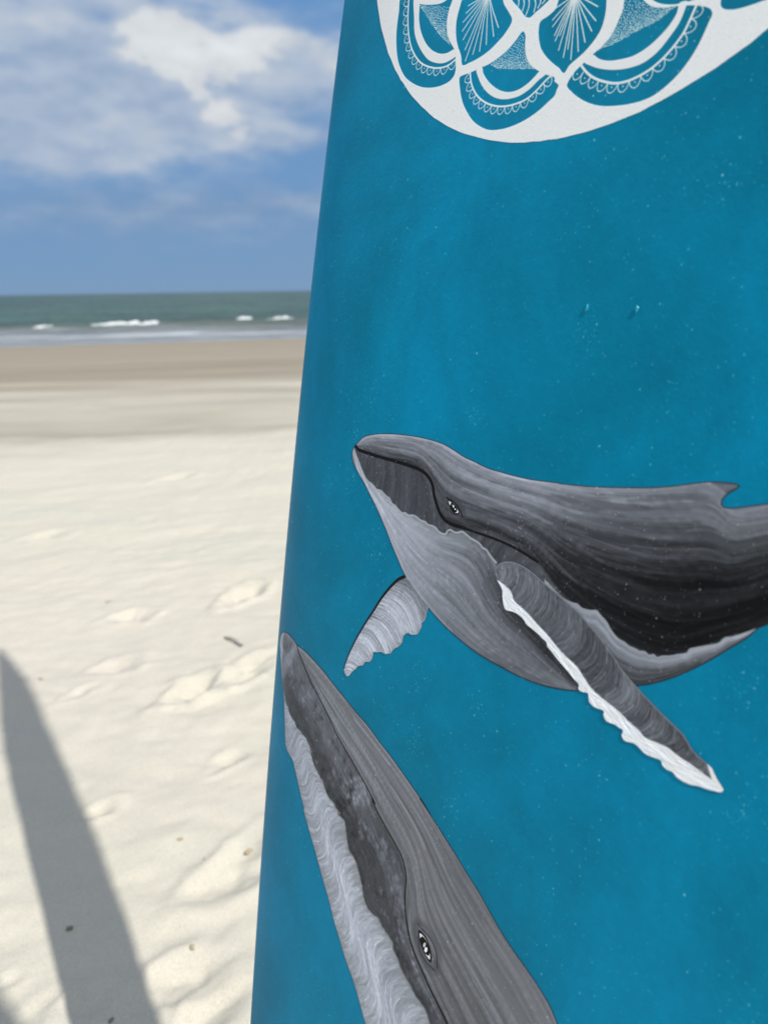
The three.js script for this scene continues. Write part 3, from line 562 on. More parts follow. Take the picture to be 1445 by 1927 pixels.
// ---- the whale in the middle of the board
{
  seed = 1234;
  const back = [-174.3, 1160.1, -171.9, 1162.6, -166.7, 1167.0, -157.9, 1170.1, -148.3, 1172.1, -135.2, 1173.7, -120.1, 1174.7, -106.9, 1175.0, -91.0, 1174.4, -80.0, 1173.1, -68.9, 1170.2, -59.6, 1167.2, -49.2, 1165.2, -37.7, 1162.7, -25.6, 1161.8, -11.3, 1161.0, 4.6, 1161.2, 18.5, 1162.1, 23.6, 1162.2, 42.6, 1163.9, 60.9, 1166.5, 80.4, 1169.9, 94.0, 1173.2, 104.7, 1176.5, 113.1, 1178.7, 120.4, 1179.5, 125.7, 1179.6, 128.2, 1178.9, 127.2, 1177.2, 123.7, 1174.1, 121.4, 1170.8, 121.1, 1168.3, 122.6, 1166.9, 126.2, 1167.0, 133.0, 1169.1, 143.7, 1172.6, 156.8, 1176.0, 175.4, 1177.4, 197.8, 1174.4, 220.9, 1168.4, 229.0, 1174.5, 236.1, 1183.4, 241.7, 1185.9];
  const under = [241.6, 1175.0, 244.3, 1166.6, 248.2, 1157.3, 239.7, 1156.7, 229.9, 1160.2, 220.6, 1160.2, 204.8, 1149.9, 187.9, 1138.3, 169.7, 1125.3, 156.0, 1113.3, 151.8, 1109.8, 147.7, 1103.5, 140.2, 1095.2, 131.6, 1085.7, 121.5, 1076.0, 112.7, 1068.8, 103.3, 1062.5, 95.6, 1058.4, 78.4, 1048.6, 60.6, 1042.3, 51.3, 1039.4, 37.0, 1036.6, 20.1, 1035.6, 1.9, 1036.6, -17.7, 1038.7, -34.5, 1042.7, -48.6, 1047.1, -61.8, 1052.6, -70.5, 1056.9, -79.4, 1061.3, -90.6, 1068.1, -96.6, 1072.4, -105.2, 1080.8, -116.4, 1092.4, -123.5, 1100.4, -130.4, 1107.4, -139.8, 1116.4, -149.1, 1124.5, -156.2, 1130.6, -165.6, 1137.7, -173.0, 1144.0, -176.7, 1148.5, -177.7, 1153.4, -176.6, 1157.3];
  const mouth = [-173.9, 1158.6, -170.1, 1156.6, -158.2, 1155.4, -143.2, 1154.5, -127.2, 1153.9, -113.4, 1153.0, -100.0, 1151.7, -93.2, 1149.9, -87.8, 1146.8, -84.1, 1142.9, -80.6, 1135.7, -76.0, 1128.7, -71.9, 1123.9, -66.6, 1120.5, -60.4, 1119.1, -48.7, 1118.8, -34.6, 1118.1, -21.0, 1117.4, -9.0, 1116.2, 1.5, 1114.3, 10.6, 1112.0, 15.7, 1110.7];
  const jawEdge = [-176.5, 1156.6, -173.3, 1153.3, -170.0, 1149.5, -163.9, 1142.9, -155.3, 1135.0, -146.1, 1131.7, -141.9, 1129.4, -136.4, 1129.1, -129.5, 1126.2, -125.7, 1125.1, -122.4, 1122.1, -117.8, 1120.6, -113.9, 1118.5, -109.3, 1117.0, -107.0, 1117.7, -102.6, 1116.6, -98.7, 1117.6, -94.5, 1117.1, -90.2, 1115.7, -85.4, 1115.3, -81.9, 1114.0, -77.3, 1114.0, -74.1, 1113.4, -70.6, 1111.3, -64.5, 1111.0, -62.2, 1114.1, -60.2, 1115.0, -56.3, 1114.1, -53.5, 1114.5, -49.5, 1116.0, -45.0, 1114.7, -40.4, 1113.1, -37.5, 1112.6, -33.1, 1111.5, -29.2, 1109.2, -26.4, 1108.8, -23.2, 1106.4, -20.8, 1104.8, -16.3, 1102.3];
  const bellyTop = [22.9, 1101.0, 38.0, 1093.6, 45.4, 1092.6, 48.9, 1092.9, 52.1, 1091.4, 58.3, 1091.7, 62.1, 1092.8, 64.5, 1091.3, 69.9, 1088.1, 72.5, 1085.3, 76.4, 1082.3, 79.3, 1080.8, 83.4, 1080.1, 86.2, 1078.9, 90.6, 1078.6, 92.6, 1078.1, 96.2, 1078.9, 98.8, 1077.8, 101.6, 1079.0, 103.6, 1078.0, 106.8, 1080.0, 110.1, 1081.1, 115.3, 1083.8, 119.4, 1086.0, 120.5, 1088.6, 122.5, 1089.8, 127.9, 1092.7, 134.7, 1096.6, 137.1, 1100.1, 140.4, 1101.7, 146.2, 1105.7, 151.8, 1109.9];
  const whole = back.concat(under);
  const xs = whole.filter((_, i) => !(i % 2)), ys = whole.filter((_, i) => i % 2);
  const P = new Painting(Math.min(...xs) - 3, Math.min(...ys) - 75, Math.max(...xs) + 3, Math.max(...ys) + 3, 4);
  const outline = spline(whole, 520, true);
  P.fill(outline, '#474b52', '#707070');
  // flank: long strokes from head to tail, light along the back and almost black low on the side
  const low0 = spline(mouth, 90).concat(spline(bellyTop.slice(2), 70), [[155.8, 1114.0, 169.7, 1125.3, 187.9, 1138.3, 204.8, 1149.9, 220.6, 1160.2, 240.7, 1169.1]].flat());
  const low = calm(low0, 12), bg = calm([-174.3, 1160.1, -171.9, 1162.6, -166.7, 1167.0, -157.9, 1170.1, -148.3, 1172.1, -135.2, 1173.7, -120.1, 1174.7, -106.9, 1175.0, -91.0, 1174.4, -80.0, 1173.1, -68.9, 1170.2, -59.6, 1167.2, -49.2, 1165.2, -37.7, 1162.7, -25.6, 1161.8, -11.3, 1161.0, 4.6, 1161.2, 18.5, 1162.1, 23.6, 1162.2, 42.6, 1163.9, 60.9, 1166.5, 80.4, 1169.9, 94.0, 1173.1, 104.8, 1176.0, 112.4, 1176.8, 118.2, 1174.9, 121.6, 1169.8, 126.1, 1167.6, 132.9, 1169.5, 143.6, 1172.8, 156.6, 1177.0, 175.4, 1177.4, 197.8, 1174.4, 221.0, 1167.9, 240.1, 1172.4], 26);
  const flank = (k, u) => { const dk = smooth(0.25, 0.95, k); let v = lerp(122, 66, dk); if (u > 0.4) v = lerp(v, lerp(94, 24, smooth(0.05, 0.8, k)), smooth(0.35, 0.62, u)); v += 34 * Math.exp(-k * 9) + 8 * Math.sin(k * 24 + u * 5) + 5 * Math.sin(k * 57 + u * 3); return v; };
  const B0 = spline(back, 160);
  const finTop = spline([80.4, 1169.9, 94.0, 1173.2, 104.7, 1176.5, 113.1, 1178.7, 120.4, 1179.5, 125.7, 1179.6, 128.2, 1178.9], 40), finBase = spline([80.6, 1168.9, 94.7, 1170.0, 106.1, 1170.2, 114.9, 1170.2, 120.4, 1170.3, 121.2, 1171.9, 127.2, 1177.2], 40);
  P.clip(B0.concat(along(low0, 160).reverse().flat()), () => strokes(P, finTop, finBase, 420, (k, u) => 104 - 8 * k, { len: [0.2, 0.8], wd: [0.6, 2.6], alpha: [0.3, 0.6], jit: 9, rel: 40 }));
  P.clip(B0.concat(along(low0, 160).reverse().flat()), () => {
    strokes(P, bg, low, 900, flank, { len: [0.4, 0.9], wd: [2, 5], alpha: [0.4, 0.8], jit: 7 });
    strokes(P, bg, low, 2200, flank, { len: [0.05, 0.28], wd: [0.8, 4.2], alpha: [0.07, 0.24], jit: 20, rel: 40, dev: 0.05 });
    strokes(P, bg, low, 260, (k, u) => flank(k, u) + 46, { len: [0.03, 0.16], wd: [0.4, 1.6], alpha: [0.1, 0.34], jit: 16, rel: 50, dev: 0.05 });
    strokes(P, bg, low, 130, (k, u) => flank(k, u) - 30, { len: [0.05, 0.2], wd: [0.4, 1.2], alpha: [0.15, 0.4], jit: 8 });
  });
  // lower jaw
  const mj = along(spline(mouth, 120), 120).slice(0, 80).flat(), je = spline(jawEdge, 200);
  P.clip(mj.concat(along(je, 120).reverse().flat()), () => {
    P.fill(mj.concat(along(je, 120).reverse().flat()), '#4b4f58');
    across(P, mj, je, 900, (k, u) => 80 + 9 * PN.noise(u * 12, k, 1.1) + 7 * PN.noise(u * 34, k, 2.1) - 8 * k, { lead: 0.02, bend: -0.06, wd: [0.6, 3], alpha: [0.1, 0.34], jit: 11 });
    across(P, mj, je, 60, (k, u) => 112, { lead: 0.02, bend: -0.08, wd: [0.3, 0.9], alpha: [0.2, 0.4], jit: 14 });
  });
  // throat and belly, pale at the chin and dark to the flipper
  const nu = under.length / 2, chinLine = spline(under.slice(nu - 34 < 0 ? 0 : 0), 200), rev = (p) => { const o = []; for (let i = p.length - 2; i >= 0; i -= 2) o.push(p[i], p[i + 1]); return o; };
  const keel = rev(spline([60.6, 1042.3, 51.3, 1039.4, 37.0, 1036.6, 20.1, 1035.6, 1.9, 1036.6, -17.7, 1038.7, -34.5, 1042.7, -48.6, 1047.1, -61.8, 1052.6, -70.5, 1056.9, -79.4, 1061.3, -90.6, 1068.1, -96.6, 1072.4, -105.2, 1080.8, -116.4, 1092.4, -123.5, 1100.4, -130.4, 1107.4, -139.8, 1116.4, -149.1, 1124.5, -156.2, 1130.6, -165.6, 1137.7, -173.0, 1144.0, -176.7, 1148.5, -177.7, 1153.4, -176.6, 1157.3], 160));
  const root = je.concat(spline([-13.9, 1096.0, -12.1, 1091.7, -6.6, 1086.1, -4.2, 1078.9, 0.1, 1074.5, 11.9, 1072.9, 25.8, 1066.7, 32.6, 1063.7, 43.3, 1055.7, 51.6, 1051.0, 60.6, 1042.3], 60));
  P.clip(keel.concat(rev(root)), () => {
    P.fill(keel.concat(rev(root)), '#7d8187');
    const tone = (k, u) => lerp(162, 100, smooth(0.25, 0.85, u)) - 52 * smooth(0.5, 1, k) * smooth(0.42, 0.75, u) + 4 * Math.sin(k * 42 + u * 4) - 10 * Math.exp(-k * 12) * smooth(0.3, 0.6, u);
    strokes(P, calm(keel, 10), calm(root, 7), 700, tone, { len: [0.2, 0.6], wd: [2, 5], alpha: [0.3, 0.7], jit: 6 });
    strokes(P, calm(keel, 10), calm(root, 7), 1800, tone, { len: [0.05, 0.3], wd: [0.7, 3.4], alpha: [0.07, 0.24], jit: 18, rel: 40, dev: 0.05 });
    strokes(P, calm(keel, 10), calm(root, 7), 200, (k, u) => tone(k, u) + 40, { len: [0.04, 0.2], wd: [0.2, 0.6], alpha: [0.2, 0.5], jit: 10 });
  });
  const corner = spline([-66.6, 1120.3, -60.3, 1118.9, -48.7, 1118.6, -34.5, 1117.9, -20.9, 1117.2, -8.9, 1116.0, 1.5, 1114.1, 10.7, 1111.8, 15.7, 1110.7, 21.6, 1107.1, 34.2, 1097.6, 42.7, 1092.1], 80), lower = spline([-64.2, 1111.3, -56.4, 1114.5, -48.0, 1115.7, -37.4, 1112.4, -27.0, 1108.6, -16.3, 1102.3, -13.5, 1102.2, -6.7, 1105.5, 1.4, 1105.9, 11.4, 1103.8, 23.3, 1099.1, 41.3, 1091.7], 80);
  P.clip(corner.concat(rev(lower)), () => {
    const tone = (k, u) => 74 + 16 * k * smooth(0.4, 0.8, u) + 5 * Math.sin(u * 50);
    across(P, corner, lower, 420, tone, { lead: -0.03, bend: 0.1, wd: [0.6, 2.6], alpha: [0.2, 0.5], jit: 9, rel: 40 });
    across(P, corner, lower, 160, (k, u) => tone(k, u) + 28, { lead: -0.03, bend: 0.12, wd: [0.25, 0.7], alpha: [0.12, 0.4], jit: 14, part: [0.2, 0.6] });
  });
  P.soften(8, 0.62);
  P.clip(B0.concat(along(low0, 160).reverse().flat()), () => strokes(P, bg, low, 420, (k, u) => flank(k, u) + 22, { len: [0.03, 0.14], wd: [0.4, 1.8], alpha: [0.08, 0.26], jit: 26, rel: 50, dev: 0.06 }));
  P.clip(keel.concat(rev(root)), () => strokes(P, calm(keel, 10), calm(root, 7), 260, (k, u) => lerp(160, 100, u), { len: [0.03, 0.14], wd: [0.4, 1.6], alpha: [0.08, 0.26], jit: 26, rel: 50, dev: 0.06 }));
  P.line(je, 1.6, '#a7abaf', 0.75, 190); P.line(je, 0.7, '#c0c3c5', 0.6, 200);
  // pale belly behind the flipper
  const bt = spline(bellyTop, 160), bb = spline([26.6, 1083.9, 64.5, 1063.0, 95.6, 1058.4, 103.3, 1062.5, 112.7, 1068.8, 121.5, 1076.0, 131.6, 1085.7, 140.2, 1095.2, 147.7, 1103.5, 151.8, 1109.8], 120);
  P.clip(bt.concat(rev(bb)), () => {
    P.fill(bt.concat(rev(bb)), '#6e7277');
    const tone = (k, u) => lerp(138, 72, smooth(0.1, 0.85, k)) + 30 * smooth(0.75, 1, u) + 6 * Math.sin(k * 33);
    strokes(P, bt, bb, 900, tone, { len: [0.1, 0.5], wd: [0.5, 2.4], alpha: [0.15, 0.5], jit: 11 });
  });
  P.line(bt, 0.9, '#b4b7b9', 0.55, 190);
  P.line(B0, 0.9, '#b9bdc0', 0.4, 160);
  // black contour and mouth
  P.line(outline.concat(outline.slice(0, 2)), 1.1, '#16181c', 0.85, 90);
  P.line(along(spline(mouth, 160), 100).slice(0, 70).flat(), 2.5, '#0c0d0f', 1, 170); P.line(spline(mouth, 160), 1.7, '#0c0d0f', 1, 170);
  P.line([-174.6, 1161.3, -173.7, 1158.3], 1.5, '#0c0d0f', 1);
  const soc0 = spline([-69.2, 1134.5, -67.1, 1129.3, -61.4, 1124.9, -54.9, 1124.0, -50.3, 1126.1, -52.0, 1130.1, -56.5, 1134.1, -62.1, 1136.7], 50, true);
  for (let i = 0; i < 9; i++) P.line(soc0.concat(soc0.slice(0, 2)), 5.5 - i * 0.5, inkGrey(66 + i), 0.09);
  P.line(spline([-68.7, 1136.4, -60.9, 1134.4, -55.5, 1131.0, -51.4, 1126.2], 40), 0.9, '#0b0c0e', 1, 160);
  P.line(spline([-65.2, 1127.5, -60.9, 1124.8, -55.1, 1124.9], 30), 0.6, '#63676e', 0.7);
  drawSpecksIn(P, outline);
  const body = paintSheet('whale_painting', outline, P, paintMaterial(P, 'grey acrylic brushwork', 0.00014, 0.48), board, 0.00015, 0.010);
  body.userData.label = 'grey whale with pale throat and long white edged flipper';

  // near flipper with a thick white leading edge
  seed = 88;
  const lead0 = [152.3, 1023.4, 151.9, 1021.7, 147.4, 1020.3, 140.1, 1019.3, 135.9, 1018.2, 132.6, 1018.0, 127.9, 1018.7, 125.3, 1020.4, 121.8, 1020.5, 119.2, 1021.6, 117.8, 1023.7, 114.6, 1023.9, 111.6, 1023.5, 108.0, 1023.7, 105.2, 1024.9, 102.5, 1026.1, 99.9, 1026.5, 95.1, 1025.6, 92.8, 1027.9, 92.9, 1031.0, 89.9, 1031.6, 87.2, 1032.3, 82.0, 1032.0, 79.4, 1034.6, 79.2, 1037.0, 75.5, 1037.2, 72.9, 1037.0, 69.2, 1038.6, 67.9, 1040.9, 67.1, 1043.4, 63.3, 1042.9, 60.4, 1043.4, 60.0, 1046.4, 55.7, 1048.6, 51.6, 1051.0, 47.5, 1053.3, 43.3, 1055.7, 39.9, 1057.7, 36.5, 1059.8, 33.8, 1061.5, 32.6, 1063.7, 29.2, 1065.2, 25.8, 1066.7, 20.8, 1068.4, 15.7, 1070.1, 13.7, 1071.9, 10.4, 1073.6, 5.0, 1074.9, -1.5, 1074.3, -3.9, 1076.3, -6.0, 1081.1, -7.4, 1086.1, -12.9, 1091.5];
  const inner = [-12.9, 1091.5, -6.6, 1089.8, -0.1, 1086.8, 3.4, 1081.8, 10.5, 1079.2, 17.5, 1076.0, 24.6, 1072.2, 33.2, 1067.8, 40.1, 1063.6, 48.4, 1059.4, 56.2, 1056.4, 62.9, 1051.3, 67.9, 1047.5, 73.9, 1044.8, 81.0, 1042.6, 88.0, 1040.5, 95.1, 1037.3, 101.9, 1034.8, 106.1, 1032.4, 114.5, 1032.4, 120.5, 1032.1, 126.6, 1030.2, 133.7, 1028.8, 140.7, 1026.9, 145.8, 1025.7];
  const trail = [-15.5, 1095.6, -16.0, 1098.1, -13.5, 1102.2, -6.7, 1105.5, 1.4, 1105.9, 11.4, 1103.8, 23.3, 1099.1, 38.0, 1093.6, 50.6, 1088.4, 60.2, 1082.7, 68.1, 1077.8, 76.0, 1071.9, 85.5, 1064.3, 91.4, 1060.4, 97.1, 1057.2, 108.1, 1051.4, 118.6, 1046.4, 126.3, 1042.7, 133.2, 1036.5, 138.1, 1034.2, 141.6, 1032.8];
  const tip = [144.6, 1031.5, 147.5, 1027.8, 152.3, 1023.4];
  const fo = trail.concat(tip, lead0), fs = fo.filter((_, i) => !(i % 2)), ft = fo.filter((_, i) => i % 2);
  const F = new Painting(Math.min(...fs) - 3, Math.min(...ft) - 3, Math.max(...fs) + 3, Math.max(...ft) + 3, 5);
  const fOut = spline(trail, 120).concat(spline(tip.concat(lead0), 200));
  F.fill(fOut, '#ecece9', '#a0a0a0');
  for (let i = 0; i < 900; i++) { const a = along(spline(rev(lead0), 100), 100), b = along(spline(inner, 100), 100), u = rnd() * 96 | 0, k = rr(0, 1), p = [lerp(a[u][0], b[u][0], k), lerp(a[u][1], b[u][1], k)], q = [lerp(a[u + 4][0], b[u + 4][0], k + rr(-0.2, 0.2)), lerp(a[u + 4][1], b[u + 4][1], k + rr(-0.2, 0.2))]; F.line([...p, ...q], rr(0.3, 1), inkGrey(226 + gauss() * 13), 0.5, clamp(150 + gauss() * 70, 0, 255) | 0); if (i > 400) break; }
  const ti = spline(trail, 140), ii = spline(inner, 140), dk = ti.concat(rev(ii));
  F.clip(dk, () => {
    F.fill(dk, '#53575e', '#808080');
    const tone = (k, u) => 98 + 26 * PN.noise(u * 11 + k * 0.8, k * 1.2, 3.3) + 9 * PN.noise(u * 34 + k * 2, k, 7.3) - 14 * k + 14 * Math.exp(-u * 5);
    across(F, ti, ii, 1500, tone, { lead: -0.045, bend: -0.2, wd: [0.5, 2], alpha: [0.25, 0.6], jit: 8, part: [0.5, 1] });
    across(F, ti, ii, 900, tone, { lead: -0.045, bend: -0.2, wd: [0.2, 0.7], alpha: [0.2, 0.6], jit: 28, part: [0.3, 0.8], rel: 90 });
    F.soften(8, 0.5);
    across(F, ti, ii, 240, (k, u) => tone(k, u) + 18, { lead: -0.045, bend: -0.2, wd: [0.3, 1], alpha: [0.15, 0.5], jit: 26, part: [0.2, 0.6], rel: 80 });
    F.line(ti, 1.5, '#8b8f94', 0.7, 190);
  });
  paintSheet('flipper', fOut, F, paintMaterial(F, 'grey and white acrylic relief', 0.0004, 0.48), body, 0.00045, 0.010).userData.label = 'long flipper with a thick white scalloped edge';

  // far flipper
  const fl = [-97.2, 1073.0, -102.6, 1069.6, -108.1, 1064.0, -117.4, 1051.1, -123.7, 1039.5, -132.7, 1023.1, -140.3, 1006.8, -145.0, 993.7, -147.0, 985.3, -146.2, 980.4, -142.3, 977.9];
  const fe = [-142.3, 977.9, -139.7, 979.5, -136.8, 983.8, -132.9, 987.7, -131.1, 990.3, -129.0, 991.4, -125.7, 993.1, -123.7, 996.4, -120.2, 997.5, -117.9, 999.3, -116.5, 1003.5, -116.8, 1006.3, -111.9, 1008.2, -107.8, 1009.8, -104.2, 1009.5, -101.8, 1010.3, -97.9, 1012.3, -96.8, 1014.8, -94.8, 1017.0, -91.9, 1019.1, -89.6, 1021.7, -88.1, 1024.6, -88.3, 1027.7, -87.2, 1030.0, -84.1, 1032.4, -80.8, 1032.2, -77.8, 1033.0, -74.9, 1034.5, -73.2, 1037.6, -71.8, 1041.5, -72.5, 1043.3, -69.8, 1046.7, -69.4, 1050.3, -69.4, 1053.2, -68.5, 1056.2];
  const fr = [-75.9, 1059.9, -86.9, 1066.1, -92.9, 1070.6];
  const Fx = fl.concat(fe, fr), gx = Fx.filter((_, i) => !(i % 2)), gy = Fx.filter((_, i) => i % 2);
  const Q = new Painting(Math.min(...gx) - 3, Math.min(...gy) - 3, Math.max(...gx) + 3, Math.max(...gy) + 3, 6);
  const qo = spline(fl, 60).concat(spline(fe, 110), spline(fr, 20));
  Q.fill(qo, '#8b8f93', '#808080');
  const la = rev(spline(fl, 80)), lb = spline(fe, 120);
  Q.clip(qo, () => {
    const tone = (k, u) => lerp(132, 190, smooth(0.1, 0.9, k)) - 44 * smooth(0.62, 1, u) + 26 * PN.noise(u * 14 + k, k, 1.3) + 14 * PN.noise(u * 40, k * 2, 4.4);
    across(Q, la, lb, 1100, tone, { bend: -0.16, lead: 0.03, wd: [0.4, 1.6], alpha: [0.25, 0.6], jit: 12 });
    across(Q, la, lb, 420, (k, u) => tone(k, u) + 30, { bend: -0.16, lead: 0.03, wd: [0.18, 0.5], alpha: [0.3, 0.75], jit: 26, rel: 90 });
    Q.soften(7, 0.45);
    Q.line(lb, 1.4, '#b4b7b8', 0.6, 200);
    const ld = along(spline(fl, 80), 60); for (let i = 0; i < 56; i++) Q.line([...ld[i], ...ld[i + 1]], lerp(5.2, 1.6, i / 56), '#15171a', 0.95, 110);
  });
  paintSheet('flipper', qo, Q, paintMaterial(Q, 'pale grey acrylic relief', 0.0003, 0.48), body, 0.0003, 0.010).userData.label = 'short pale flipper with a black leading edge';

  // eye
  const ew = spline([-66.2, 1134.6, -62.1, 1133.3, -58.5, 1131.5, -55.4, 1128.3, -58.6, 1127.4, -62.3, 1129.1, -64.7, 1131.8], 40, true);
  const grown = (p, k) => { let x = 0, y = 0; const n = p.length / 2; for (let i = 0; i < p.length; i += 2) { x += p[i] / n; y += p[i + 1] / n; } return p.map((q, i) => i % 2 ? y + (q - y) * k : x + (q - x) * k); };
  const hi = [-61.0, 1131.6, -59.0, 1130.0, -62.4, 1132.1], pu = [-60.8, 1131.0], pupil = spline([-64.2, 1132.3, -62.9, 1134.1, -60.3, 1133.1, -57.4, 1130.6, -57.2, 1128.4, -58.8, 1127.6, -61.5, 1128.2, -63.7, 1130.0], 40, true), pad = grown(ew, 1.16);
  const E = new Painting(Math.min(...pad.filter((_, i) => !(i % 2))) - 2, Math.min(...pad.filter((_, i) => i % 2)) - 2, Math.max(...pad.filter((_, i) => !(i % 2))) + 2, Math.max(...pad.filter((_, i) => i % 2)) + 2, 24);
  E.fill([E.x0, E.y0, E.x1, E.y0, E.x1, E.y1, E.x0, E.y1], '#141518', '#707070');
  E.fill(ew, '#efefec', '#909090');
  E.clip(ew, () => E.fill(pupil, '#060607'));
  E.dot(hi[0], hi[1], 0.62, '#fafaf8', '#a0a0a0', 1.0, 0.4); E.dot(hi[2], hi[3], 0.55, '#f4f4f2', '#a0a0a0', 0.7, 0.3); E.dot(hi[4], hi[5], 0.32, '#bdbdbd');
  E.line(ew.concat(ew.slice(0, 2)), 0.35, '#0b0c0e', 0.9);
  paintSheet('eye', pad, E, paintMaterial(E, 'painted eye', 0.0002, 0.4), body, 0.0003, 0.008);
}
function drawSpecksIn(P, outline) { P.clip(outline, () => drawSpecks(P.ctx, true)); }

// ---- the whale rising along the left rail
{
  seed = 4321;
  const rev = (p) => { const o = []; for (let i = p.length - 2; i >= 0; i -= 2) o.push(p[i], p[i + 1]); return o; };
  const right = [-243.0, 982.3, -234.9, 983.7, -222.6, 981.9, -215.3, 979.7, -203.8, 979.0, -191.5, 976.8, -172.8, 971.9, -157.2, 966.3, -140.2, 960.3, -124.1, 954.4, -110.7, 950.2, -95.4, 943.6, -82.7, 938.6, -68.5, 932.3, -56.3, 926.5, -44.5, 921.0, -34.3, 914.9, -46.6, 921.2, -30.9, 913.0, -18.7, 906.2, -6.9, 899.7, 4.7, 892.7, 17.7, 885.6, 28.9, 877.9, 41.4, 870.1, 51.5, 865.0, 62.8, 859.9, 72.3, 855.1, 81.8, 849.3, 89.5, 842.0, 107.9, 826.7, 126.4, 807.0, 140.5, 788.3, 162.2, 753.9, 180.2, 717.6, 194.0, 691.0];
  const left = [-243.0, 982.3, -248.7, 977.0, -250.6, 972.2, -250.0, 968.2, -243.1, 956.8, -235.2, 941.9, -226.9, 928.6, -220.5, 912.0, -214.6, 895.4, -210.9, 887.5, -204.2, 883.8, -197.4, 881.5, -191.2, 875.0, -180.5, 861.4, -170.8, 850.3, -172.8, 851.4, -161.0, 837.6, -148.5, 824.7, -136.1, 810.5, -122.6, 795.8, -112.3, 782.8, -104.6, 774.9, -93.7, 763.0, -82.4, 753.3, -73.5, 743.8, -61.7, 730.0, -42.2, 716.6, -19.9, 695.1, 10.5, 670.0, 58.9, 654.1, 114.8, 654.1, 161.9, 669.6, 192.5, 686.7];
  const mouth = [-215.9, 979.1, -213.4, 975.7, -209.0, 972.6, -198.9, 965.0, -186.1, 955.4, -173.4, 948.6, -158.6, 939.2, -144.2, 928.8, -133.1, 922.3, -120.4, 915.7, -114.1, 911.8, -99.8, 903.4, -87.6, 894.9, -94.3, 898.5, -86.4, 892.0, -72.0, 883.1, -60.3, 876.1, -53.3, 871.2, -49.0, 865.0, -46.3, 857.8, -45.2, 848.3, -42.8, 838.1, -38.5, 827.6, -33.7, 819.1, -26.2, 811.0, -17.2, 804.1, -8.3, 797.3, 2.1, 790.6, 11.4, 784.1, 33.5, 767.8, 77.5, 731.2, 131.1, 701.4, 192.3, 687.8];
  const jaw = [-237.8, 947.8, -228.2, 932.2, -220.1, 923.2, -216.2, 921.4, -213.7, 918.4, -206.9, 915.2, -202.8, 914.2, -198.1, 910.9, -191.9, 910.2, -185.5, 908.4, -182.0, 907.9, -177.9, 905.1, -174.6, 902.7, -171.6, 897.5, -165.6, 891.1, -160.8, 888.8, -155.8, 885.3, -152.6, 884.9, -148.3, 879.9, -141.0, 874.5, -134.7, 872.6, -130.1, 869.8, -125.1, 868.6, -139.1, 874.9, -132.5, 872.7, -127.8, 867.9, -119.1, 866.1, -116.0, 859.9, -112.4, 852.5, -108.7, 846.6, -103.7, 844.7, -99.0, 841.9, -95.3, 837.1, -88.9, 828.5, -85.4, 821.3, -79.4, 815.8, -72.6, 813.9, -66.5, 814.6, -62.7, 811.7, -54.8, 808.5, -49.2, 806.1, -47.2, 801.5, -41.4, 797.9, -37.4, 793.2, -30.8, 789.6, -26.5, 787.5, -19.9, 783.4, -10.0, 780.4, -3.0, 773.5, 17.0, 754.7, 55.5, 711.1, 119.6, 685.7, 191.9, 686.7];
  const o = spline(right, 220).concat(rev(spline(left, 200)).slice(2)).slice(0, -2);
  const xs = o.filter((_, i) => !(i % 2)), ys = o.filter((_, i) => i % 2);
  const P = new Painting(Math.min(...xs) - 3, Math.min(...ys) - 3, Math.max(...xs) + 3, Math.max(...ys) + 3, 3);
  P.fill(o, '#5c5e60', '#707070');
  const R0 = spline(right, 200), M = spline(mouth, 200), J = spline(jaw, 240), Lf = spline(left, 200);
  // upper jaw and head: long streaks
  P.clip(R0.concat(rev(M)), () => {
    const tone = (k, u) => 107 + 15 * PN.noise(k * 7, u * 0.8, 0.6) + 12 * PN.noise(k * 19, u * 1.4, 2.6) - 22 * smooth(0.55, 1, k) * smooth(0.35, 0.7, u) + 20 * Math.exp(-k * 7) * (0.6 + 0.4 * Math.sin(u * 9)) + 14 * Math.exp(-Math.pow((k - 0.36) / 0.05, 2)) * smooth(0.45, 0.7, u);
    strokes(P, calm(R0, 9), calm(M, 12), 700, tone, { len: [0.3, 0.9], wd: [2, 5], alpha: [0.35, 0.75], jit: 6, warm: 0.03 });
    strokes(P, calm(R0, 9), calm(M, 12), 2200, tone, { len: [0.06, 0.4], wd: [0.5, 3], alpha: [0.08, 0.28], jit: 18, warm: 0.05, dev: 0.04 });
    strokes(P, calm(R0, 9), calm(M, 12), 150, (k, u) => 160, { len: [0.08, 0.35], wd: [0.25, 0.8], alpha: [0.15, 0.45], jit: 18 });
    P.line(R0, 2.4, '#84888c', 0.35); 
  });
  // lower jaw: mottled
  const tipPoly = spline([-243.0, 982.3, -234.9, 983.7, -222.6, 981.9, -215.9, 979.1], 20);
  const jm = M.concat(rev(J), spline([-243.1, 956.8, -250.0, 968.2, -248.7, 977.0, -243.0, 982.3, -234.9, 983.7, -222.6, 981.9, -215.9, 979.1], 30));
  P.clip(jm, () => {
    P.fill(jm, '#4a4c4f', '#808080');
    const a = along(M, 200), b = along(J, 200);
    const blob = (u, k, s, v, al) => { const i = clamp(u * 200 | 0, 0, 200), x = lerp(a[i][0], b[i][0], k), y = lerp(a[i][1], b[i][1], k); for (let q = 0; q < 5; q++) { P.ctx.globalAlpha = al * 0.4; P.rel.globalAlpha = al * 0.5; P.dot(x + gauss() * s * 0.5, y + gauss() * s * 0.9, s * rr(0.3, 0.9), inkGrey(v + gauss() * 8), undefined, s * rr(0.5, 1.4), rr(0, 1)); } P.ctx.globalAlpha = P.rel.globalAlpha = 1; };
    const cloudy = (u, k) => 1.5 * fbm(u * 9, k * 2.2, 3.1, 4) + 0.5 * Math.exp(-Math.pow((k - 0.3) / 0.25, 2)) - 0.25 * k;
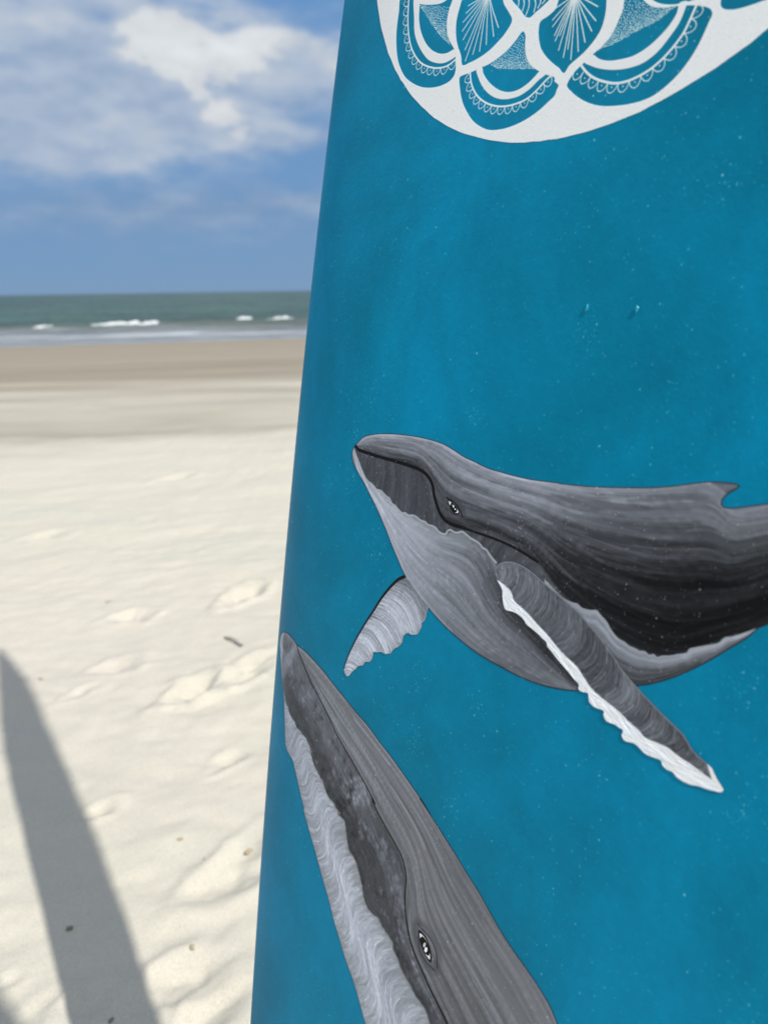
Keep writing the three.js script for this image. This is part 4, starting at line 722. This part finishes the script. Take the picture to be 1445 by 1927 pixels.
    for (let i = 0; i < 1500; i++) { const u = rr(-0.02, 1), k = rnd(); blob(u, k, rr(1.5, 6), 76 + 42 * cloudy(u, k) + 60 * Math.exp(-u * 11), 0.42); }
    for (let i = 0; i < 2600; i++) { const u = rr(0, 1), k = clamp(0.35 + gauss() * 0.22); if (fbm(u * 26, k * 5, 6.6, 3) < 0.1) continue; blob(u, k, rr(0.5, 1.7), rr(120, 178), 0.4); }
    for (let i = 0; i < 1600; i++) { const u = rr(0.06, 1), k = rr(0.15, 1); if (fbm(u * 20 + 5, k * 4, 2.6, 3) < 0.08) continue; blob(u, k, rr(0.6, 2.2), rr(34, 56), 0.4); }
    strokes(P, M, J, 500, (k) => lerp(112, 60, k), { len: [0.02, 0.09], wd: [0.3, 1.2], alpha: [0.15, 0.45], jit: 22 });
    strokes(P, tipPoly, spline([-243.0, 982.3, -248.7, 977.0, -250.0, 968.2, -243.1, 956.8], 20), 120, () => 128, { len: [0.2, 0.7], wd: [0.8, 2.4], alpha: [0.2, 0.5], jit: 12 });
  });
  // throat: wavy pale pleats
  P.clip(J.concat(rev(Lf)), () => {
    P.fill(J.concat(rev(Lf)), '#8f9295', '#808080');
    const tone = (k, u) => 162 + 30 * PN.noise(u * 38 + k, k * 1.5, 5.1) + 16 * PN.noise(u * 80, k * 2, 9.1) - 40 * smooth(0.72, 1, u) - 12 * Math.exp(-u * 9);
    across(P, J, Lf, 2400, tone, { ess: 0.14, lead: 0.045, bend: 0.03, wd: [0.4, 1.7], alpha: [0.2, 0.55], jit: 12 });
    across(P, J, Lf, 900, (k, u) => tone(k, u) + 26, { ess: 0.15, lead: 0.045, bend: 0.03, wd: [0.2, 0.6], alpha: [0.25, 0.7], jit: 26, part: [0.3, 0.8], rel: 90 });
    across(P, J, Lf, 240, (k, u) => tone(k, u) - 46, { ess: 0.15, lead: 0.045, bend: 0.03, wd: [0.2, 0.6], alpha: [0.2, 0.5], jit: 12, part: [0.3, 0.8], rel: 90 });
  });
  P.soften(6, 0.5);
  P.clip(R0.concat(rev(M)), () => strokes(P, calm(R0, 9), calm(M, 12), 300, (k, u) => 118 - 14 * k, { len: [0.04, 0.2], wd: [0.4, 1.6], alpha: [0.08, 0.28], jit: 30, dev: 0.04 }));
  P.clip(J.concat(rev(Lf)), () => across(P, J, Lf, 420, () => 172, { ess: 0.15, lead: 0.045, bend: 0.03, wd: [0.3, 1.1], alpha: [0.15, 0.5], jit: 30, part: [0.25, 0.7], rel: 80 }));
  P.line(J, 0.7, '#b2b4b6', 0.4, 190);
  P.line(R0, 1.1, '#141619', 0.9, 90); P.line(Lf, 0.9, '#55585c', 0.7, 90);
  { const ml = along(M, 120); for (let i = 0; i < 118; i++) P.line([...ml[i], ...ml[i + 1]], lerp(0.9, 2.2, smooth(0.25, 0.9, i / 118)), '#0c0d0f', 1, 150); }
  const soc0 = spline([-30.2, 832.9, -27.6, 821.5, -21.0, 814.4, -13.1, 810.4, -7.2, 812.2, -5.3, 819.2, -6.8, 825.9, -10.6, 831.1, -17.7, 834.4, -25.3, 835.9], 60, true);
  for (let i = 0; i < 9; i++) P.line(soc0.concat(soc0.slice(0, 2)), 9 - i * 0.8, inkGrey(80 - i), 0.08);
  for (const [l, w, c, a] of [[[-28.6, 833.9, -26.5, 833.0, -19.9, 832.2, -13.0, 829.6, -8.2, 824.3, -5.2, 815.0], 1.2, '#2c2f35', 0.7], [[-26.6, 825.1, -22.2, 816.5, -15.5, 813.0, -7.7, 811.9], 1.2, '#2c2f35', 0.75], [[-29.9, 831.6, -22.2, 834.3, -13.0, 833.8, -7.0, 829.3, -4.5, 819.7], 0.9, '#6f7379', 0.5], [[-28.2, 819.8, -23.7, 812.6, -16.6, 809.5, -8.4, 809.4], 0.9, '#6f7379', 0.5]]) P.line(spline(l, 40), w, c, a, 160);
  drawSpecksIn(P, o);
  const body = paintSheet('whale_painting', o, P, paintMaterial(P, 'grey acrylic brushwork of the rising whale', 0.00011, 0.48), board, 0.00015, 0.006);
  body.userData.label = 'grey whale head rising along the left rail with a mottled jaw';
  // eye
  const grown = (p, k) => { let x = 0, y = 0; const n = p.length / 2; for (let i = 0; i < p.length; i += 2) { x += p[i] / n; y += p[i + 1] / n; } return p.map((q, i) => i % 2 ? y + (q - y) * k : x + (q - x) * k); };
  const ew = spline([-25.8, 829.1, -21.0, 829.1, -16.3, 826.0, -13.3, 820.9, -12.5, 816.4, -16.5, 817.1, -20.8, 820.2, -23.9, 824.0], 50, true), pad = grown(ew, 1.18), pupil = spline([-24.3, 825.8, -22.6, 828.2, -20.0, 827.9, -16.1, 825.1, -13.8, 820.6, -14.6, 818.4, -17.4, 818.2, -21.6, 820.4, -23.9, 823.2], 50, true), hi = [-19.6, 823.5, -17.6, 821.1];
  const E = new Painting(Math.min(...pad.filter((_, i) => !(i % 2))) - 2, Math.min(...pad.filter((_, i) => i % 2)) - 2, Math.max(...pad.filter((_, i) => !(i % 2))) + 2, Math.max(...pad.filter((_, i) => i % 2)) + 2, 20);
  E.fill([E.x0, E.y0, E.x1, E.y0, E.x1, E.y1, E.x0, E.y1], '#121316', '#707070');
  E.fill(ew, '#e8e8e5', '#909090');
  E.clip(ew, () => E.fill(pupil, '#060607'));
  E.dot(hi[0], hi[1], 1.0, '#cfcfce', '#a0a0a0', 2.0, -0.25); E.dot(hi[2], hi[3], 1.25, '#fafaf8', '#a0a0a0', 2.1, -0.25);
  E.line(ew.concat(ew.slice(0, 2)), 0.8, '#0a0b0d', 1, 160);
  paintSheet('eye', pad, E, paintMaterial(E, 'painted eye of the rising whale', 0.0002, 0.4), body, 0.0003, 0.008);
}
// two hardened drips of paint
{
  const d = [17.3, 1268.5, 50.6, 1268.1];
  const mat = new THREE.MeshPhysicalMaterial({ color: new THREE.Color(0.004, 0.26, 0.38), roughness: 0.3 }); mat.name = 'hardened paint';
  for (let i = 0; i < 4; i += 2) {
    const g = lumpGeo(0.0010, 0.0023, 0.0007, i * 3 + 0.5), m = part('paint_drip', g, mat, board), s = d[i] * 0.001, t = d[i + 1] * 0.001;
    m.position.set(s, t, face(s, t) + 0.0002);
  }
}
// a weathered post stands in the sand to the right of the camera; the edge of its shadow falls across the near left corner
{
  const a = [-0.600, -0.992], R0 = 0.055, sx = Math.sin(SUN_AZ * D2R), sz = Math.cos(SUN_AZ * D2R), far = 1.65;
  const x = a[0] + sx * far - sz * R0, z = a[1] + sz * far + sx * R0;
  const o = new THREE.Group(); o.name = 'wooden_post'; o.position.set(x, beach(x, z), z); scene.add(o);
  tag(o, 'weathered grey wooden post standing in the sand to the right of the camera', 'post');
  const c = document.createElement('canvas'); c.width = 256; c.height = 1024; const q = c.getContext('2d');
  q.fillStyle = '#8f877b'; q.fillRect(0, 0, 256, 1024); seed = 64;
  for (let k = 0; k < 900; k++) { const y = rr(-100, 1024), px = rr(0, 256), L = rr(60, 400), v = 140 + gauss() * 24 | 0; q.strokeStyle = `rgba(${v},${v * 0.94 | 0},${v * 0.85 | 0},0.4)`; q.lineWidth = rr(0.5, 2.5); q.beginPath(); q.moveTo(px, y); q.bezierCurveTo(px + rr(-3, 3), y + L / 3, px + rr(-3, 3), y + L * 0.66, px + rr(-3, 3), y + L); q.stroke(); }
  const wood = new THREE.MeshStandardMaterial({ map: canvasTex(c), roughness: 0.9 }); wood.name = 'weathered wood';
  const prof = [[0.001, 2.72], [0.03, 2.718], [0.046, 2.706], [0.051, 2.69], [0.053, 2.2], [0.054, 1.2], [R0, 0.4], [R0 + 0.001, -0.3], [0.001, -0.3]].reverse().map((p) => new THREE.Vector2(...p));
  part('post', new THREE.LatheGeometry(prof, 32), wood, o);
}
renderer.render(scene, camera);
